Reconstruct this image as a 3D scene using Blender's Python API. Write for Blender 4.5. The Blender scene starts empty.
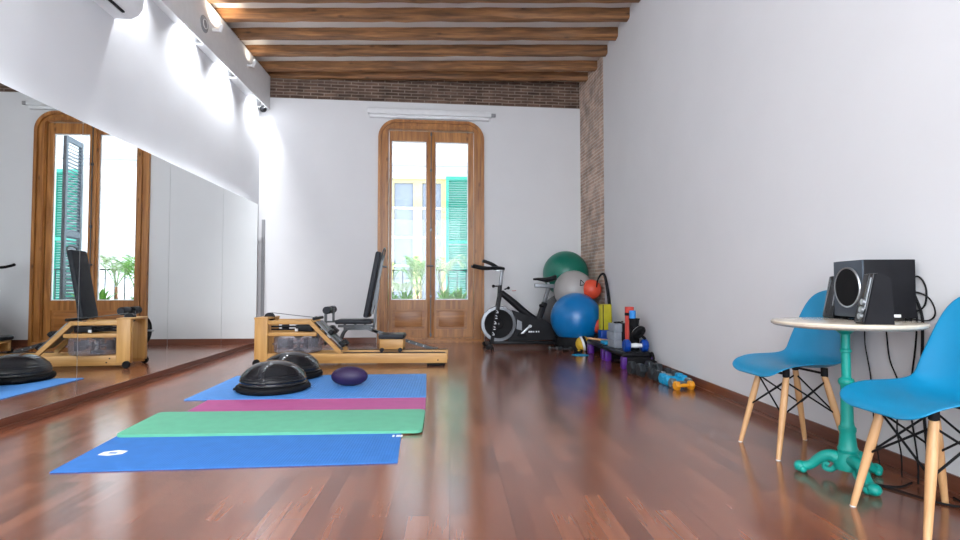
import bpy, bmesh, math, random
from mathutils import Vector, Matrix, Euler
random.seed(7)
PI = math.pi
R = math.radians
SC = bpy.context.scene
COL = SC.collection

# ------------------------------------------------------------------ camera, world, main lights, exposure
cd = bpy.data.cameras.new('camera')
cam = bpy.data.objects.new('camera', cd)
COL.objects.link(cam)
cd.sensor_width = 36.0
cd.lens = 530.0 * 36.0 / 960.0
cd.clip_start = 0.02
cam.location = (0, 0, 0.82)
cam.rotation_euler = (PI / 2 + math.atan(18 / 530), 0, -math.atan(30 / 530))
SC.camera = cam
SC.view_settings.view_transform = 'Standard'
SC.view_settings.look = 'None'
SC.view_settings.gamma = 1.0
SC.view_settings.use_curve_mapping = False
SC.view_settings.exposure = 0.1

w = bpy.data.worlds.new('sky')
SC.world = w
w.use_nodes = True
bg = w.node_tree.nodes['Background']
bg.inputs[0].default_value = (0.86, 0.93, 1.0, 1)
bg.inputs[1].default_value = 6.5


def light(name, kind, loc, rot, power, color=(1, 1, 1), **k):
    d = bpy.data.lights.new(name, kind)
    d.energy = power
    d.color = color
    for a, b in k.items():
        setattr(d, a, b)
    o = bpy.data.objects.new(name, d)
    COL.objects.link(o)
    o.location = loc
    o.rotation_euler = rot
    return o


# area light added behind the camera for daylight, wider than the near wall opening
light('near_daylight_fill', 'AREA', (-0.3, -2.75, 2.0), (R(90), 0, 0), 225, (0.85, 0.91, 1.0), shape='RECTANGLE', size=4.4, size_y=3.4)
# unseen fill panel added under the ceiling behind the camera to brighten the room
light('ceiling_fill', 'AREA', (-0.3, -0.6, 3.9), (0, 0, 0), 80, (0.95, 0.97, 1.0), shape='RECTANGLE', size=3.8, size_y=4.0)


# ------------------------------------------------------------------ room measures
def LX(y):                     # face of the mirrors on the left wall
    return -2.59 - 0.02665 * (y - 3.26)


def RX(y):                     # face of the right wall
    return 2.04 + 0.0209 * (y - 4.295)


def BY(x):                     # face of the back wall
    return 7.92 + 0.0502 * (x + 2.68)


BROT = math.atan(0.0502)
CEIL = 4.03


# ------------------------------------------------------------------ materials
def new_mat(name):
    m = bpy.data.materials.new(name)
    m.use_nodes = True
    nt = m.node_tree
    return m, nt, nt.nodes['Principled BSDF']


def nd(nt, t, **k):
    n = nt.nodes.new(t)
    for a, b in k.items():
        if a.startswith('i_'):
            n.inputs[a[2:].replace('_', ' ')].default_value = b
        else:
            setattr(n, a, b)
    return n


def ramp(nt, fac, stops):
    r = nt.nodes.new('ShaderNodeValToRGB')
    e = r.color_ramp.elements
    while len(e) < len(stops):
        e.new(0.5)
    for i, (p, c) in enumerate(stops):
        e[i].position = p
        e[i].color = (*c, 1)
    nt.links.new(fac, r.inputs[0])
    return r.outputs[0]


def bump(nt, b, h, strength=0.3, dist=0.01):
    n = nd(nt, 'ShaderNodeBump')
    n.inputs['Strength'].default_value = strength
    n.inputs['Distance'].default_value = dist
    nt.links.new(h, n.inputs['Height'])
    nt.links.new(n.outputs[0], b.inputs['Normal'])


def coords(nt, scale=(1, 1, 1), rot=(0, 0, 0)):
    tc = nd(nt, 'ShaderNodeTexCoord')
    mp = nd(nt, 'ShaderNodeMapping')
    mp.inputs['Scale'].default_value = scale
    mp.inputs['Rotation'].default_value = rot
    nt.links.new(tc.outputs['Object'], mp.inputs[0])
    return mp.outputs[0]


def plain(name, c, rough=0.5, metal=0.0, var=0.12, scale=12, bmp=0.0, bscale=80, coat=0.0, spec=0.5):
    m, nt, b = new_mat(name)
    v = coords(nt)
    n = nd(nt, 'ShaderNodeTexNoise')
    n.inputs['Scale'].default_value = scale
    n.inputs['Detail'].default_value = 4
    nt.links.new(v, n.inputs[0])
    lo = tuple(x * (1 - var) for x in c)
    hi = tuple(min(1, x * (1 + var)) for x in c)
    nt.links.new(ramp(nt, n.outputs[0], [(0.3, lo), (0.7, hi)]), b.inputs['Base Color'])
    b.inputs['Roughness'].default_value = rough
    b.inputs['Metallic'].default_value = metal
    b.inputs['Coat Weight'].default_value = coat
    b.inputs['Specular IOR Level'].default_value = spec
    if bmp:
        n2 = nd(nt, 'ShaderNodeTexNoise')
        n2.inputs['Scale'].default_value = bscale
        nt.links.new(v, n2.inputs[0])
        bump(nt, b, n2.outputs[0], bmp, 0.004)
    return m


def wood(name, dark, light_, axis='X', scale=1.0, rough=0.5, knots=True, bmp=0.2):
    m, nt, b = new_mat(name)
    s = [14 * scale] * 3
    s['XYZ'.index(axis)] = 1.1 * scale
    v = coords(nt, tuple(s))
    n = nd(nt, 'ShaderNodeTexNoise')
    n.inputs['Scale'].default_value = 1.6
    n.inputs['Detail'].default_value = 8
    n.inputs['Distortion'].default_value = 0.6
    nt.links.new(v, n.inputs[0])
    mid = tuple((p + q) / 2 for p, q in zip(dark, light_))
    col = ramp(nt, n.outputs[0], [(0.25, dark), (0.5, mid), (0.72, light_)])
    if knots:
        s2 = [6 * scale] * 3
        s2['XYZ'.index(axis)] = 2.6 * scale
        v2 = coords(nt, tuple(s2))
        vo = nd(nt, 'ShaderNodeTexVoronoi')
        vo.inputs['Scale'].default_value = 1.0
        nt.links.new(v2, vo.inputs[0])
        k = ramp(nt, vo.outputs['Distance'], [(0.04, (0.25, 0.2, 0.17)), (0.13, (1, 1, 1))])
        mx = nd(nt, 'ShaderNodeMix', data_type='RGBA', blend_type='MULTIPLY')
        mx.inputs[0].default_value = 0.8
        nt.links.new(col, mx.inputs[6])
        nt.links.new(k, mx.inputs[7])
        col = mx.outputs[2]
    nt.links.new(col, b.inputs['Base Color'])
    b.inputs['Roughness'].default_value = rough
    if bmp:
        bump(nt, b, n.outputs[0], bmp, 0.004)
    return m


def brick(name, c1, c2, mortar, bw, rh, ms, swap, bmp=0.8, rough=0.9):
    m, nt, b = new_mat(name)
    tc = nd(nt, 'ShaderNodeTexCoord')
    sx = nd(nt, 'ShaderNodeSeparateXYZ')
    cb = nd(nt, 'ShaderNodeCombineXYZ')
    nt.links.new(tc.outputs['Object'], sx.inputs[0])
    nt.links.new(sx.outputs[swap[0]], cb.inputs[0])
    nt.links.new(sx.outputs[swap[1]], cb.inputs[1])
    nz = nd(nt, 'ShaderNodeTexNoise')
    nz.inputs['Scale'].default_value = 3.0
    nt.links.new(tc.outputs['Object'], nz.inputs[0])
    va = nd(nt, 'ShaderNodeVectorMath', operation='SCALE')
    va.inputs['Scale'].default_value = 0.02
    nt.links.new(nz.outputs['Color'], va.inputs[0])
    ad = nd(nt, 'ShaderNodeVectorMath', operation='ADD')
    nt.links.new(cb.outputs[0], ad.inputs[0])
    nt.links.new(va.outputs[0], ad.inputs[1])
    br = nd(nt, 'ShaderNodeTexBrick')
    br.inputs['Color1'].default_value = (*c1, 1)
    br.inputs['Color2'].default_value = (*c2, 1)
    br.inputs['Mortar'].default_value = (*mortar, 1)
    br.inputs['Scale'].default_value = 1.0
    br.inputs['Mortar Size'].default_value = ms
    br.inputs['Mortar Smooth'].default_value = 0.3
    br.inputs['Brick Width'].default_value = bw
    br.inputs['Row Height'].default_value = rh
    nt.links.new(ad.outputs[0], br.inputs[0])
    n2 = nd(nt, 'ShaderNodeTexNoise')
    n2.inputs['Scale'].default_value = 5.0
    n2.inputs['Detail'].default_value = 6
    nt.links.new(tc.outputs['Object'], n2.inputs[0])
    pt = ramp(nt, n2.outputs[0], [(0.3, (0.55, 0.55, 0.55)), (0.62, (1.15, 1.12, 1.1))])
    mx = nd(nt, 'ShaderNodeMix', data_type='RGBA', blend_type='MULTIPLY')
    mx.inputs[0].default_value = 0.9
    nt.links.new(br.outputs[0], mx.inputs[6])
    nt.links.new(pt, mx.inputs[7])
    nt.links.new(mx.outputs[2], b.inputs['Base Color'])
    b.inputs['Roughness'].default_value = rough
    inv = nd(nt, 'ShaderNodeMath', operation='SUBTRACT')
    inv.inputs[0].default_value = 1.0
    nt.links.new(br.outputs['Fac'], inv.inputs[1])
    bump(nt, b, inv.outputs[0], bmp, 0.02)
    return m


def plaster(name, c, bmp=0.06):
    m, nt, b = new_mat(name)
    v = coords(nt)
    n = nd(nt, 'ShaderNodeTexNoise')
    n.inputs['Scale'].default_value = 2.2
    n.inputs['Detail'].default_value = 6
    nt.links.new(v, n.inputs[0])
    nt.links.new(ramp(nt, n.outputs[0], [(0.3, tuple(x * 0.97 for x in c)), (0.7, c)]), b.inputs['Base Color'])
    b.inputs['Roughness'].default_value = 0.85
    b.inputs['Specular IOR Level'].default_value = 0.25
    bump(nt, b, n.outputs[0], bmp * 3, 0.02)
    return m


def floor_mat():
    m, nt, b = new_mat('merbau_parquet')
    tc = nd(nt, 'ShaderNodeTexCoord')
    sx = nd(nt, 'ShaderNodeSeparateXYZ')
    nt.links.new(tc.outputs['Object'], sx.inputs[0])
    cb = nd(nt, 'ShaderNodeCombineXYZ')
    nt.links.new(sx.outputs[1], cb.inputs[0])
    nt.links.new(sx.outputs[0], cb.inputs[1])
    br = nd(nt, 'ShaderNodeTexBrick')
    br.offset = 0.37
    br.inputs['Color1'].default_value = (0.0, 0.0, 0.0, 1)
    br.inputs['Color2'].default_value = (1, 1, 1, 1)
    br.inputs['Mortar'].default_value = (0.45, 0.45, 0.45, 1)
    br.inputs['Mortar Size'].default_value = 0.0006
    br.inputs['Brick Width'].default_value = 0.42
    br.inputs['Row Height'].default_value = 0.074
    br.inputs['Scale'].default_value = 1.0
    nt.links.new(cb.outputs[0], br.inputs[0])
    mp = nd(nt, 'ShaderNodeMapping')
    mp.inputs['Scale'].default_value = (26, 1.6, 1)
    nt.links.new(tc.outputs['Object'], mp.inputs[0])
    n = nd(nt, 'ShaderNodeTexNoise')
    n.inputs['Scale'].default_value = 1.5
    n.inputs['Detail'].default_value = 7
    n.inputs['Distortion'].default_value = 0.4
    nt.links.new(mp.outputs[0], n.inputs[0])
    base = ramp(nt, br.outputs[0], [(0.0, (0.118, 0.033, 0.014)), (0.5, (0.180, 0.056, 0.025)), (1.0, (0.245, 0.082, 0.038))])
    gr = ramp(nt, n.outputs[0], [(0.3, (0.84, 0.83, 0.83)), (0.7, (1.10, 1.10, 1.10))])
    mx = nd(nt, 'ShaderNodeMix', data_type='RGBA', blend_type='MULTIPLY')
    mx.inputs[0].default_value = 1.0
    nt.links.new(base, mx.inputs[6])
    nt.links.new(gr, mx.inputs[7])
    # seams between the boards (three strips each)
    br2 = nd(nt, 'ShaderNodeTexBrick')
    br2.offset = 0.43
    br2.inputs['Color1'].default_value = (1, 1, 1, 1)
    br2.inputs['Color2'].default_value = (1, 1, 1, 1)
    br2.inputs['Mortar'].default_value = (0.3, 0.26, 0.25, 1)
    br2.inputs['Mortar Size'].default_value = 0.0014
    br2.inputs['Brick Width'].default_value = 1.26
    br2.inputs['Row Height'].default_value = 0.222
    br2.inputs['Scale'].default_value = 1.0
    nt.links.new(cb.outputs[0], br2.inputs[0])
    mx2 = nd(nt, 'ShaderNodeMix', data_type='RGBA', blend_type='MULTIPLY')
    mx2.inputs[0].default_value = 1.0
    nt.links.new(mx.outputs[2], mx2.inputs[6])
    nt.links.new(br2.outputs[0], mx2.inputs[7])
    nt.links.new(mx2.outputs[2], b.inputs['Base Color'])
    rr = nd(nt, 'ShaderNodeMapRange')
    rr.inputs['To Min'].default_value = 0.16
    rr.inputs['To Max'].default_value = 0.24
    nt.links.new(n.outputs[0], rr.inputs[0])
    nt.links.new(rr.outputs[0], b.inputs['Roughness'])
    b.inputs['Specular IOR Level'].default_value = 1.0
    b.inputs['Coat Weight'].default_value = 0.38
    b.inputs['Coat Roughness'].default_value = 0.16
    b.inputs['Coat IOR'].default_value = 1.65
    bump(nt, b, n.outputs[0], 0.05, 0.002)
    return m


def glass_mat(name, tint=(1, 1, 1), gloss=0.06, rough=0.02):
    m = bpy.data.materials.new(name)
    m.use_nodes = True
    nt = m.node_tree
    nt.nodes.clear()
    out = nd(nt, 'ShaderNodeOutputMaterial')
    mx = nd(nt, 'ShaderNodeMixShader')
    tr = nd(nt, 'ShaderNodeBsdfTransparent')
    gl = nd(nt, 'ShaderNodeBsdfGlossy')
    fr = nd(nt, 'ShaderNodeFresnel')
    fr.inputs[0].default_value = 1.45
    tr.inputs[0].default_value = (*tint, 1)
    gl.inputs['Roughness'].default_value = rough
    hf = nd(nt, 'ShaderNodeMath', operation='MULTIPLY')
    hf.inputs[1].default_value = 0.5
    nt.links.new(fr.outputs[0], hf.inputs[0])
    nt.links.new(hf.outputs[0], mx.inputs[0])
    nt.links.new(tr.outputs[0], mx.inputs[1])
    nt.links.new(gl.outputs[0], mx.inputs[2])
    nt.links.new(mx.outputs[0], out.inputs[0])
    return m


def emit(name, c, s):
    m, nt, b = new_mat(name)
    b.inputs['Base Color'].default_value = (*c, 1)
    b.inputs['Emission Color'].default_value = (*c, 1)
    b.inputs['Emission Strength'].default_value = s
    return m


def ribbed(name, c, axis_scale, rough=0.75, bmp=0.4):
    m = plain(name, c, rough, var=0.06)
    nt = m.node_tree
    b = nt.nodes['Principled BSDF']
    wv = nd(nt, 'ShaderNodeTexWave')
    wv.inputs['Scale'].default_value = axis_scale
    wv.bands_direction = 'X'
    nt.links.new(coords(nt), wv.inputs[0])
    bump(nt, b, wv.outputs['Fac'], bmp, 0.003)
    return m


M = {}
M['floor'] = floor_mat()
M['wall'] = plaster('white_plaster', (0.70, 0.70, 0.71))
M['wall_left'] = plaster('white_plaster_left', (0.70, 0.71, 0.73))
M['ceil'] = plaster('ceiling_plaster', (0.72, 0.70, 0.67), 0.15)
M['brick_dark'] = brick('dark_brick', (0.085, 0.05, 0.035), (0.17, 0.105, 0.075), (0.28, 0.22, 0.18), 0.20, 0.047, 0.008, (0, 2))
M['brick_tan'] = brick('tan_brick', (0.44, 0.31, 0.24), (0.56, 0.42, 0.34), (0.62, 0.54, 0.47), 0.26, 0.050, 0.010, (1, 2))
M['beam'] = wood('old_beam', (0.05, 0.020, 0.008), (0.40, 0.185, 0.068), 'X', 1.0, 0.65)
M['door'] = wood('varnished_pine', (0.19, 0.062, 0.012), (0.50, 0.215, 0.055), 'Z', 1.0, 0.38)
M['doorh'] = wood('varnished_pine_cross', (0.19, 0.062, 0.012), (0.46, 0.19, 0.05), 'X', 1.0, 0.38)
M['ash'] = wood('oiled_ash', (0.43, 0.205, 0.052), (0.64, 0.36, 0.115), 'X', 1.0, 0.4, False, 0.1)
M['ashz'] = wood('oiled_ash_upright', (0.43, 0.205, 0.052), (0.64, 0.36, 0.115), 'Z', 1.0, 0.4, False, 0.1)
M['beech'] = wood('beech_leg', (0.50, 0.255, 0.10), (0.68, 0.41, 0.20), 'Z', 1.4, 0.45, False, 0.1)
M['skirt'] = wood('skirting_wood', (0.10, 0.030, 0.016), (0.20, 0.066, 0.034), 'Y', 1.0, 0.3, False, 0.1)
M['skirtx'] = wood('skirting_wood_back', (0.10, 0.030, 0.016), (0.20, 0.066, 0.034), 'X', 1.0, 0.3, False, 0.1)
M['black'] = plain('black_vinyl', (0.010, 0.010, 0.012), 0.38, var=0.2, spec=0.15)
M['blackm'] = plain('black_matt', (0.008, 0.008, 0.009), 0.65, var=0.2, spec=0.15)
M['pad'] = plain('black_padding', (0.03, 0.033, 0.04), 0.42, var=0.15, spec=0.15, bmp=0.2, bscale=300)
M['metal_dark'] = plain('dark_grey_metal', (0.10, 0.105, 0.11), 0.35, 0.7)
M['steel'] = plain('brushed_steel', (0.46, 0.48, 0.50), 0.28, 0.9, 0.05)
M['silver'] = plain('silver_paint', (0.19, 0.20, 0.215), 0.35, 0.5, 0.05)
M['white'] = plain('white_plastic', (0.75, 0.76, 0.77), 0.45, var=0.03)
M['grey'] = plain('grey_trim', (0.30, 0.30, 0.31), 0.6, var=0.04)
M['mat_blue'] = ribbed('blue_mat', (0.028, 0.165, 0.50), 22)
M['mat_green'] = plain('green_mat', (0.12, 0.45, 0.28), 0.6, var=0.05, bmp=0.1)
M['mat_greenside'] = plain('green_mat_edge', (0.03, 0.27, 0.15), 0.7, var=0.05)
M['mat_pink'] = plain('pink_mat', (0.47, 0.085, 0.27), 0.6, var=0.05, bmp=0.1)
M['mat_sky'] = ribbed('light_blue_mat', (0.075, 0.28, 0.70), 14, 0.6, 0.8)
M['ink_white'] = plain('white_print', (0.8, 0.82, 0.85), 0.6, var=0.02)
M['chair'] = plain('turquoise_blue_shell', (0.0, 0.205, 0.39), 0.42, var=0.03)
M['teal'] = plain('teal_cast_iron', (0.0, 0.29, 0.235), 0.42, var=0.1, bmp=0.15, bscale=60)
M['cream'] = plain('cream_table_top', (0.62, 0.54, 0.43), 0.22, var=0.06, scale=30, coat=0.3)
M['purple'] = plain('purple_plastic', (0.085, 0.012, 0.22), 0.4)
M['purple_rubber'] = plain('purple_rubber', (0.022, 0.008, 0.055), 0.5, bmp=0.5, bscale=120)
M['bosu'] = plain('glossy_black_rubber', (0.010, 0.011, 0.014), 0.10, var=0.1)
M['ball_green'] = plain('green_ball', (0.0, 0.14, 0.095), 0.34, var=0.04)
M['ball_grey'] = plain('grey_ball', (0.36, 0.34, 0.33), 0.36, var=0.03)
M['ball_blue'] = plain('blue_ball', (0.0, 0.145, 0.40), 0.3, var=0.04)
M['ball_orange'] = plain('orange_ball', (0.66, 0.07, 0.03), 0.4, var=0.05)
M['ball_dark'] = plain('dark_grey_ball', (0.05, 0.05, 0.055), 0.4, var=0.04)
M['yellow'] = plain('yellow_foam', (0.45, 0.40, 0.01), 0.6)
M['yellow2'] = plain('yellow_vinyl', (0.68, 0.42, 0.03), 0.5)
M['orange'] = plain('amber_vinyl', (0.74, 0.30, 0.01), 0.45)
M['sky'] = plain('light_blue_vinyl', (0.0, 0.30, 0.55), 0.45)
M['royal'] = plain('royal_blue_vinyl', (0.0, 0.045, 0.30), 0.3)
M['red'] = plain('red_foam', (0.55, 0.05, 0.035), 0.55)
M['foamblue'] = plain('blue_foam', (0.03, 0.26, 0.70), 0.6)
M['block'] = plain('grey_foam_block', (0.24, 0.27, 0.31), 0.7)
M['dumb'] = plain('charcoal_iron', (0.032, 0.037, 0.042), 0.4, 0.3, spec=0.15)
M['grey_v'] = plain('slate_vinyl', (0.10, 0.135, 0.15), 0.45)
M['glass'] = glass_mat('window_glass')
M['tank'] = glass_mat('smoky_tank', (0.93, 0.93, 0.95), rough=0.08)
_nt = M['tank'].node_tree
_mx = nd(_nt, 'ShaderNodeMixShader')
_mx.inputs[0].default_value = 0.22
_df = nd(_nt, 'ShaderNodeBsdfDiffuse')
_df.inputs[0].default_value = (0.42, 0.40, 0.46, 1)
_out = [n for n in _nt.nodes if n.type == 'OUTPUT_MATERIAL'][0]
_src = _out.inputs[0].links[0].from_socket
_nt.links.new(_src, _mx.inputs[1])
_nt.links.new(_df.outputs[0], _mx.inputs[2])
_nt.links.new(_mx.outputs[0], _out.inputs[0])
M['mirror'] = bpy.data.materials.new('mirror_glass')
M['mirror'].use_nodes = True
_b = M['mirror'].node_tree.nodes['Principled BSDF']
_b.inputs['Metallic'].default_value = 1.0
_b.inputs['Roughness'].default_value = 0.0
_b.inputs['Base Color'].default_value = (0.90, 0.925, 0.91, 1)
M['mirror_edge'] = plain('mirror_edge_green', (0.12, 0.2, 0.18), 0.3)
M['lamp'] = emit('lamp_white', (1.0, 0.97, 0.92), 30)
M['facade'] = plaster('facade_render', (0.44, 0.46, 0.48))
M['facade_stone'] = plaster('facade_cornice', (0.27, 0.28, 0.30))
M['yellow_frame'] = plain('yellow_window_frame', (0.42, 0.35, 0.15), 0.5)
M['pane'] = plain('far_window_pane', (0.15, 0.18, 0.23), 0.15)
M['shutter'] = plain('green_shutter', (0.0, 0.18, 0.13), 0.5)
M['shutter_grey'] = plain('blue_grey_shutter', (0.10, 0.125, 0.155), 0.5)
M['iron'] = plain('black_iron', (0.02, 0.025, 0.03), 0.5)
M['leaf'] = plain('green_leaf', (0.12, 0.36, 0.035), 0.45, var=0.4, scale=6)
M['leaf_pale'] = plain('pale_leaf', (0.34, 0.46, 0.24), 0.45, var=0.25, scale=6)
M['pot'] = plain('terracotta_pot', (0.45, 0.2, 0.1), 0.8)
M['stone'] = plain('balcony_stone', (0.5, 0.48, 0.45), 0.8)


# ------------------------------------------------------------------ mesh helpers
class MB:
    def __init__(s):
        s.bm = bmesh.new()

    def _x(s, vs, mtx):
        if mtx is not None:
            bmesh.ops.transform(s.bm, matrix=mtx, verts=vs)

    def box(s, a, b, mtx=None, bev=0.0):
        x0, y0, z0 = (min(p, q) for p, q in zip(a, b))
        x1, y1, z1 = (max(p, q) for p, q in zip(a, b))
        r = bmesh.ops.create_cube(s.bm, size=1.0)
        vs = r['verts']
        for v in vs:
            v.co = Vector((x0 + (v.co.x + .5) * (x1 - x0), y0 + (v.co.y + .5) * (y1 - y0), z0 + (v.co.z + .5) * (z1 - z0)))
        if bev:
            es = list({e for v in vs for e in v.link_edges})
            o = bmesh.ops.bevel(s.bm, geom=es, offset=bev, segments=3, affect='EDGES', profile=0.5)
            vs = list({v for f in o['faces'] for v in f.verts} | {v for v in vs if v.is_valid})
        s._x(vs, mtx)
        return s

    def bar(s, p, q, w, h=None, up=(0, 0, 1), bev=0.0):
        """rectangular bar from p to q, w across, h along up"""
        p, q = Vector(p), Vector(q)
        h = h or w
        d = (q - p)
        L = d.length
        d.normalize()
        u = Vector(up)
        u = (u - d * u.dot(d))
        if u.length < 1e-4:
            u = Vector((1, 0, 0)) - d * d.x
        u.normalize()
        sd = d.cross(u)
        m = Matrix((( d.x, sd.x, u.x, p.x), (d.y, sd.y, u.y, p.y), (d.z, sd.z, u.z, p.z), (0, 0, 0, 1)))
        return s.box((0, -w / 2, -h / 2), (L, w / 2, h / 2), m, bev)

    def cyl(s, p, q, r0, r1=None, n=20, caps=True):
        return s.tube([p, q], [r0, r0 if r1 is None else r1], n, caps)

    def tube(s, pts, r, n=10, caps=True, closed=False):
        pts = [Vector(p) for p in pts]
        rs = r if isinstance(r, (list, tuple)) else [r] * len(pts)
        N = len(pts)
        rings = []
        ref = None
        for i, p in enumerate(pts):
            if closed:
                t = pts[(i + 1) % N] - pts[i - 1]
            else:
                t = pts[min(i + 1, N - 1)] - pts[max(i - 1, 0)]
            t.normalize()
            if ref is None:
                ref = Vector((0, 0, 1)) if abs(t.z) < 0.9 else Vector((1, 0, 0))
            a = ref - t * ref.dot(t)
            if a.length < 1e-5:
                a = Vector((0, 1, 0)) - t * t.y
            a.normalize()
            ref = a
            b = t.cross(a)
            rings.append([s.bm.verts.new(p + (a * math.cos(2 * PI * k / n) + b * math.sin(2 * PI * k / n)) * rs[i]) for k in range(n)])
        for i in range(N if closed else N - 1):
            A, B = rings[i], rings[(i + 1) % N]
            for k in range(n):
                s.bm.faces.new((A[k], A[(k + 1) % n], B[(k + 1) % n], B[k]))
        if caps and not closed:
            s.bm.faces.new(rings[0][::-1])
            s.bm.faces.new(rings[-1])
        return s

    def lathe(s, prof, n=40, mtx=None, closed=False):
        """prof: (r, z) points, spun about z"""
        rings = []
        vs = []
        for r, z in prof:
            if r < 1e-6:
                v = s.bm.verts.new((0, 0, z))
                rings.append([v])
                vs.append(v)
            else:
                g = [s.bm.verts.new((r * math.cos(2 * PI * k / n), r * math.sin(2 * PI * k / n), z)) for k in range(n)]
                rings.append(g)
                vs += g
        P = list(zip(rings, rings[1:]))
        if closed:
            P.append((rings[-1], rings[0]))
        for A, B in P:
            for k in range(n):
                k2 = (k + 1) % n
                if len(A) == 1 and len(B) > 1:
                    s.bm.faces.new((A[0], B[k2], B[k]))
                elif len(B) == 1 and len(A) > 1:
                    s.bm.faces.new((A[k], A[k2], B[0]))
                elif len(A) > 1:
                    s.bm.faces.new((A[k], A[k2], B[k2], B[k]))
        s._x(vs, mtx)
        return s

    def ball(s, c, r, sc=(1, 1, 1), n=32):
        o = bmesh.ops.create_uvsphere(s.bm, u_segments=n, v_segments=n // 2, radius=r)
        for v in o['verts']:
            v.co = Vector((v.co.x * sc[0] + c[0], v.co.y * sc[1] + c[1], v.co.z * sc[2] + c[2]))
        return s

    def prism(s, poly, t0, t1, plane='XZ', mtx=None):
        """extruded polygon; plane XZ: poly=(x,z), extruded over y t0..t1; XY: over z; YZ: over x"""
        def P(a, b, t):
            return {'XZ': (a, t, b), 'XY': (a, b, t), 'YZ': (t, a, b)}[plane]
        A = [s.bm.verts.new(P(a, b, t0)) for a, b in poly]
        B = [s.bm.verts.new(P(a, b, t1)) for a, b in poly]
        n = len(poly)
        s.bm.faces.new(A)
        s.bm.faces.new(B[::-1])
        for k in range(n):
            s.bm.faces.new((A[k], B[k], B[(k + 1) % n], A[(k + 1) % n]))
        s._x(A + B, mtx)
        return s

    def holed(s, outer, inners, t0, t1, mtx=None):
        """plate in XZ with holes, extruded over y"""
        allv = []
        loops = []
        for t in (t0, t1):
            L = []
            es = []
            for lp in [outer] + inners:
                vs = [s.bm.verts.new((a, t, b)) for a, b in lp]
                L.append(vs)
                allv += vs
                for k in range(len(vs)):
                    es.append(s.bm.edges.new((vs[k], vs[(k + 1) % len(vs)])))
            bmesh.ops.triangle_fill(s.bm, use_beauty=True, use_dissolve=False, edges=es)
            loops.append(L)
        for la, lb in zip(*loops):
            n = len(la)
            for k in range(n):
                s.bm.faces.new((la[k], la[(k + 1) % n], lb[(k + 1) % n], lb[k]))
        s._x(allv, mtx)
        return s

    def obj(s, name, mat, parent=None, smooth=True, sharp=35):
        bmesh.ops.recalc_face_normals(s.bm, faces=s.bm.faces[:])
        me = bpy.data.meshes.new(name)
        s.bm.to_mesh(me)
        s.bm.free()
        if smooth:
            me.polygons.foreach_set('use_smooth', [True] * len(me.polygons))
            me.set_sharp_from_angle(angle=R(sharp))
        me.materials.append(M[mat] if isinstance(mat, str) else mat)
        o = bpy.data.objects.new(name, me)
        COL.objects.link(o)
        if parent:
            o.parent = parent
        return o


def tag(o, label=None, cat=None, group=None, kind=None):
    if label:
        o['label'] = label
    if cat:
        o['category'] = cat
    if group:
        o['group'] = group
    if kind:
        o['kind'] = kind
    return o


def thing(name, label, cat, loc=(0, 0, 0), rz=0, group=None):
    o = bpy.data.objects.new(name, None)
    o.empty_display_size = 0.1
    COL.objects.link(o)
    o.location = loc
    o.rotation_euler = (0, 0, rz)
    return tag(o, label, cat, group)


def struct(name, mb, mat, label, **k):
    return tag(mb.obj(name, mat, **k), label, name.split('_')[0], kind='structure')


def bez(p0, p1, p2, p3, n=16):
    o = []
    for i in range(n + 1):
        t = i / n
        o.append(tuple((1 - t) ** 3 * a + 3 * (1 - t) ** 2 * t * b + 3 * (1 - t) * t * t * c + t ** 3 * d for a, b, c, d in zip(p0, p1, p2, p3)))
    return o


def smoothpath(pts, n=8):
    """Catmull-Rom through the points"""
    P = [Vector(p) for p in pts]
    P = [P[0] * 2 - P[1]] + P + [P[-1] * 2 - P[-2]]
    out = []
    for i in range(1, len(P) - 2):
        for k in range(n):
            t = k / n
            a, b, c, d = P[i - 1], P[i], P[i + 1], P[i + 2]
            out.append(0.5 * ((2 * b) + (c - a) * t + (2 * a - 5 * b + 4 * c - d) * t * t + (3 * b - a - 3 * c + d) * t ** 3))
    out.append(P[-2])
    return out


def copy_tree(o, parent=None):
    c = o.copy()
    COL.objects.link(c)
    c.parent = parent
    for ch in [x for x in KIDS(o)]:
        copy_tree(ch, c)
    return c


def KIDS(o):
    return [x for x in bpy.data.objects if x.parent == o]


# ------------------------------------------------------------------ room shell
Y0, Y1 = -3.0, 8.5
struct('floor', MB().prism([(-3.0, Y0), (2.45, Y0), (2.45, BY(2.45) + 0.12), (-3.0, BY(-3.0) + 0.12)], -0.1, 0.0, 'XY'), 'floor', 'glossy reddish brown parquet floor', smooth=False)


def LW(y):
    return LX(y) - 0.09


# left wall, white plaster
struct('wall_left', MB().prism([(LW(Y0), Y0), (LW(8.3), 8.3), (LW(8.3) - 0.2, 8.3), (LW(Y0) - 0.2, Y0)], 0, 4.4, 'XY'), 'wall_left', 'white plastered left wall above the mirrors', smooth=False)
# right wall: plaster skin in front of the brick
YB = 7.09
struct('wall_right', MB().prism([(RX(Y0), Y0), (RX(YB), YB), (RX(YB) + 0.25, YB), (RX(Y0) + 0.25, Y0)], 0, 4.4, 'XY'), 'wall', 'plain white plastered right wall', smooth=False)
struct('wall_right_brick', MB().prism([(RX(YB) + 0.015, YB - 0.0), (2.015, 8.5), (2.3, 8.5), (RX(YB) + 0.25, YB)], 0, 4.4, 'XY'), 'brick_tan', 'exposed tan brick strip in the far right corner', smooth=False)
# near wall with a wide window opening behind the camera
struct('wall_near', MB().holed([(-3.0, 0), (2.4, 0), (2.4, 4.4), (-3.0, 4.4)], [[(-2.1, 0.7), (1.5, 0.7), (1.5, 3.3), (-2.1, 3.3)]], Y0 - 0.2, Y0), 'wall', 'white near wall with a wide opening', smooth=False)

# back wall (own frame: x along the wall from the door centre, y into the wall)
BM = Matrix.Translation((-0.283, BY(-0.283), 0)) @ Matrix.Rotation(BROT, 4, 'Z')


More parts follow.
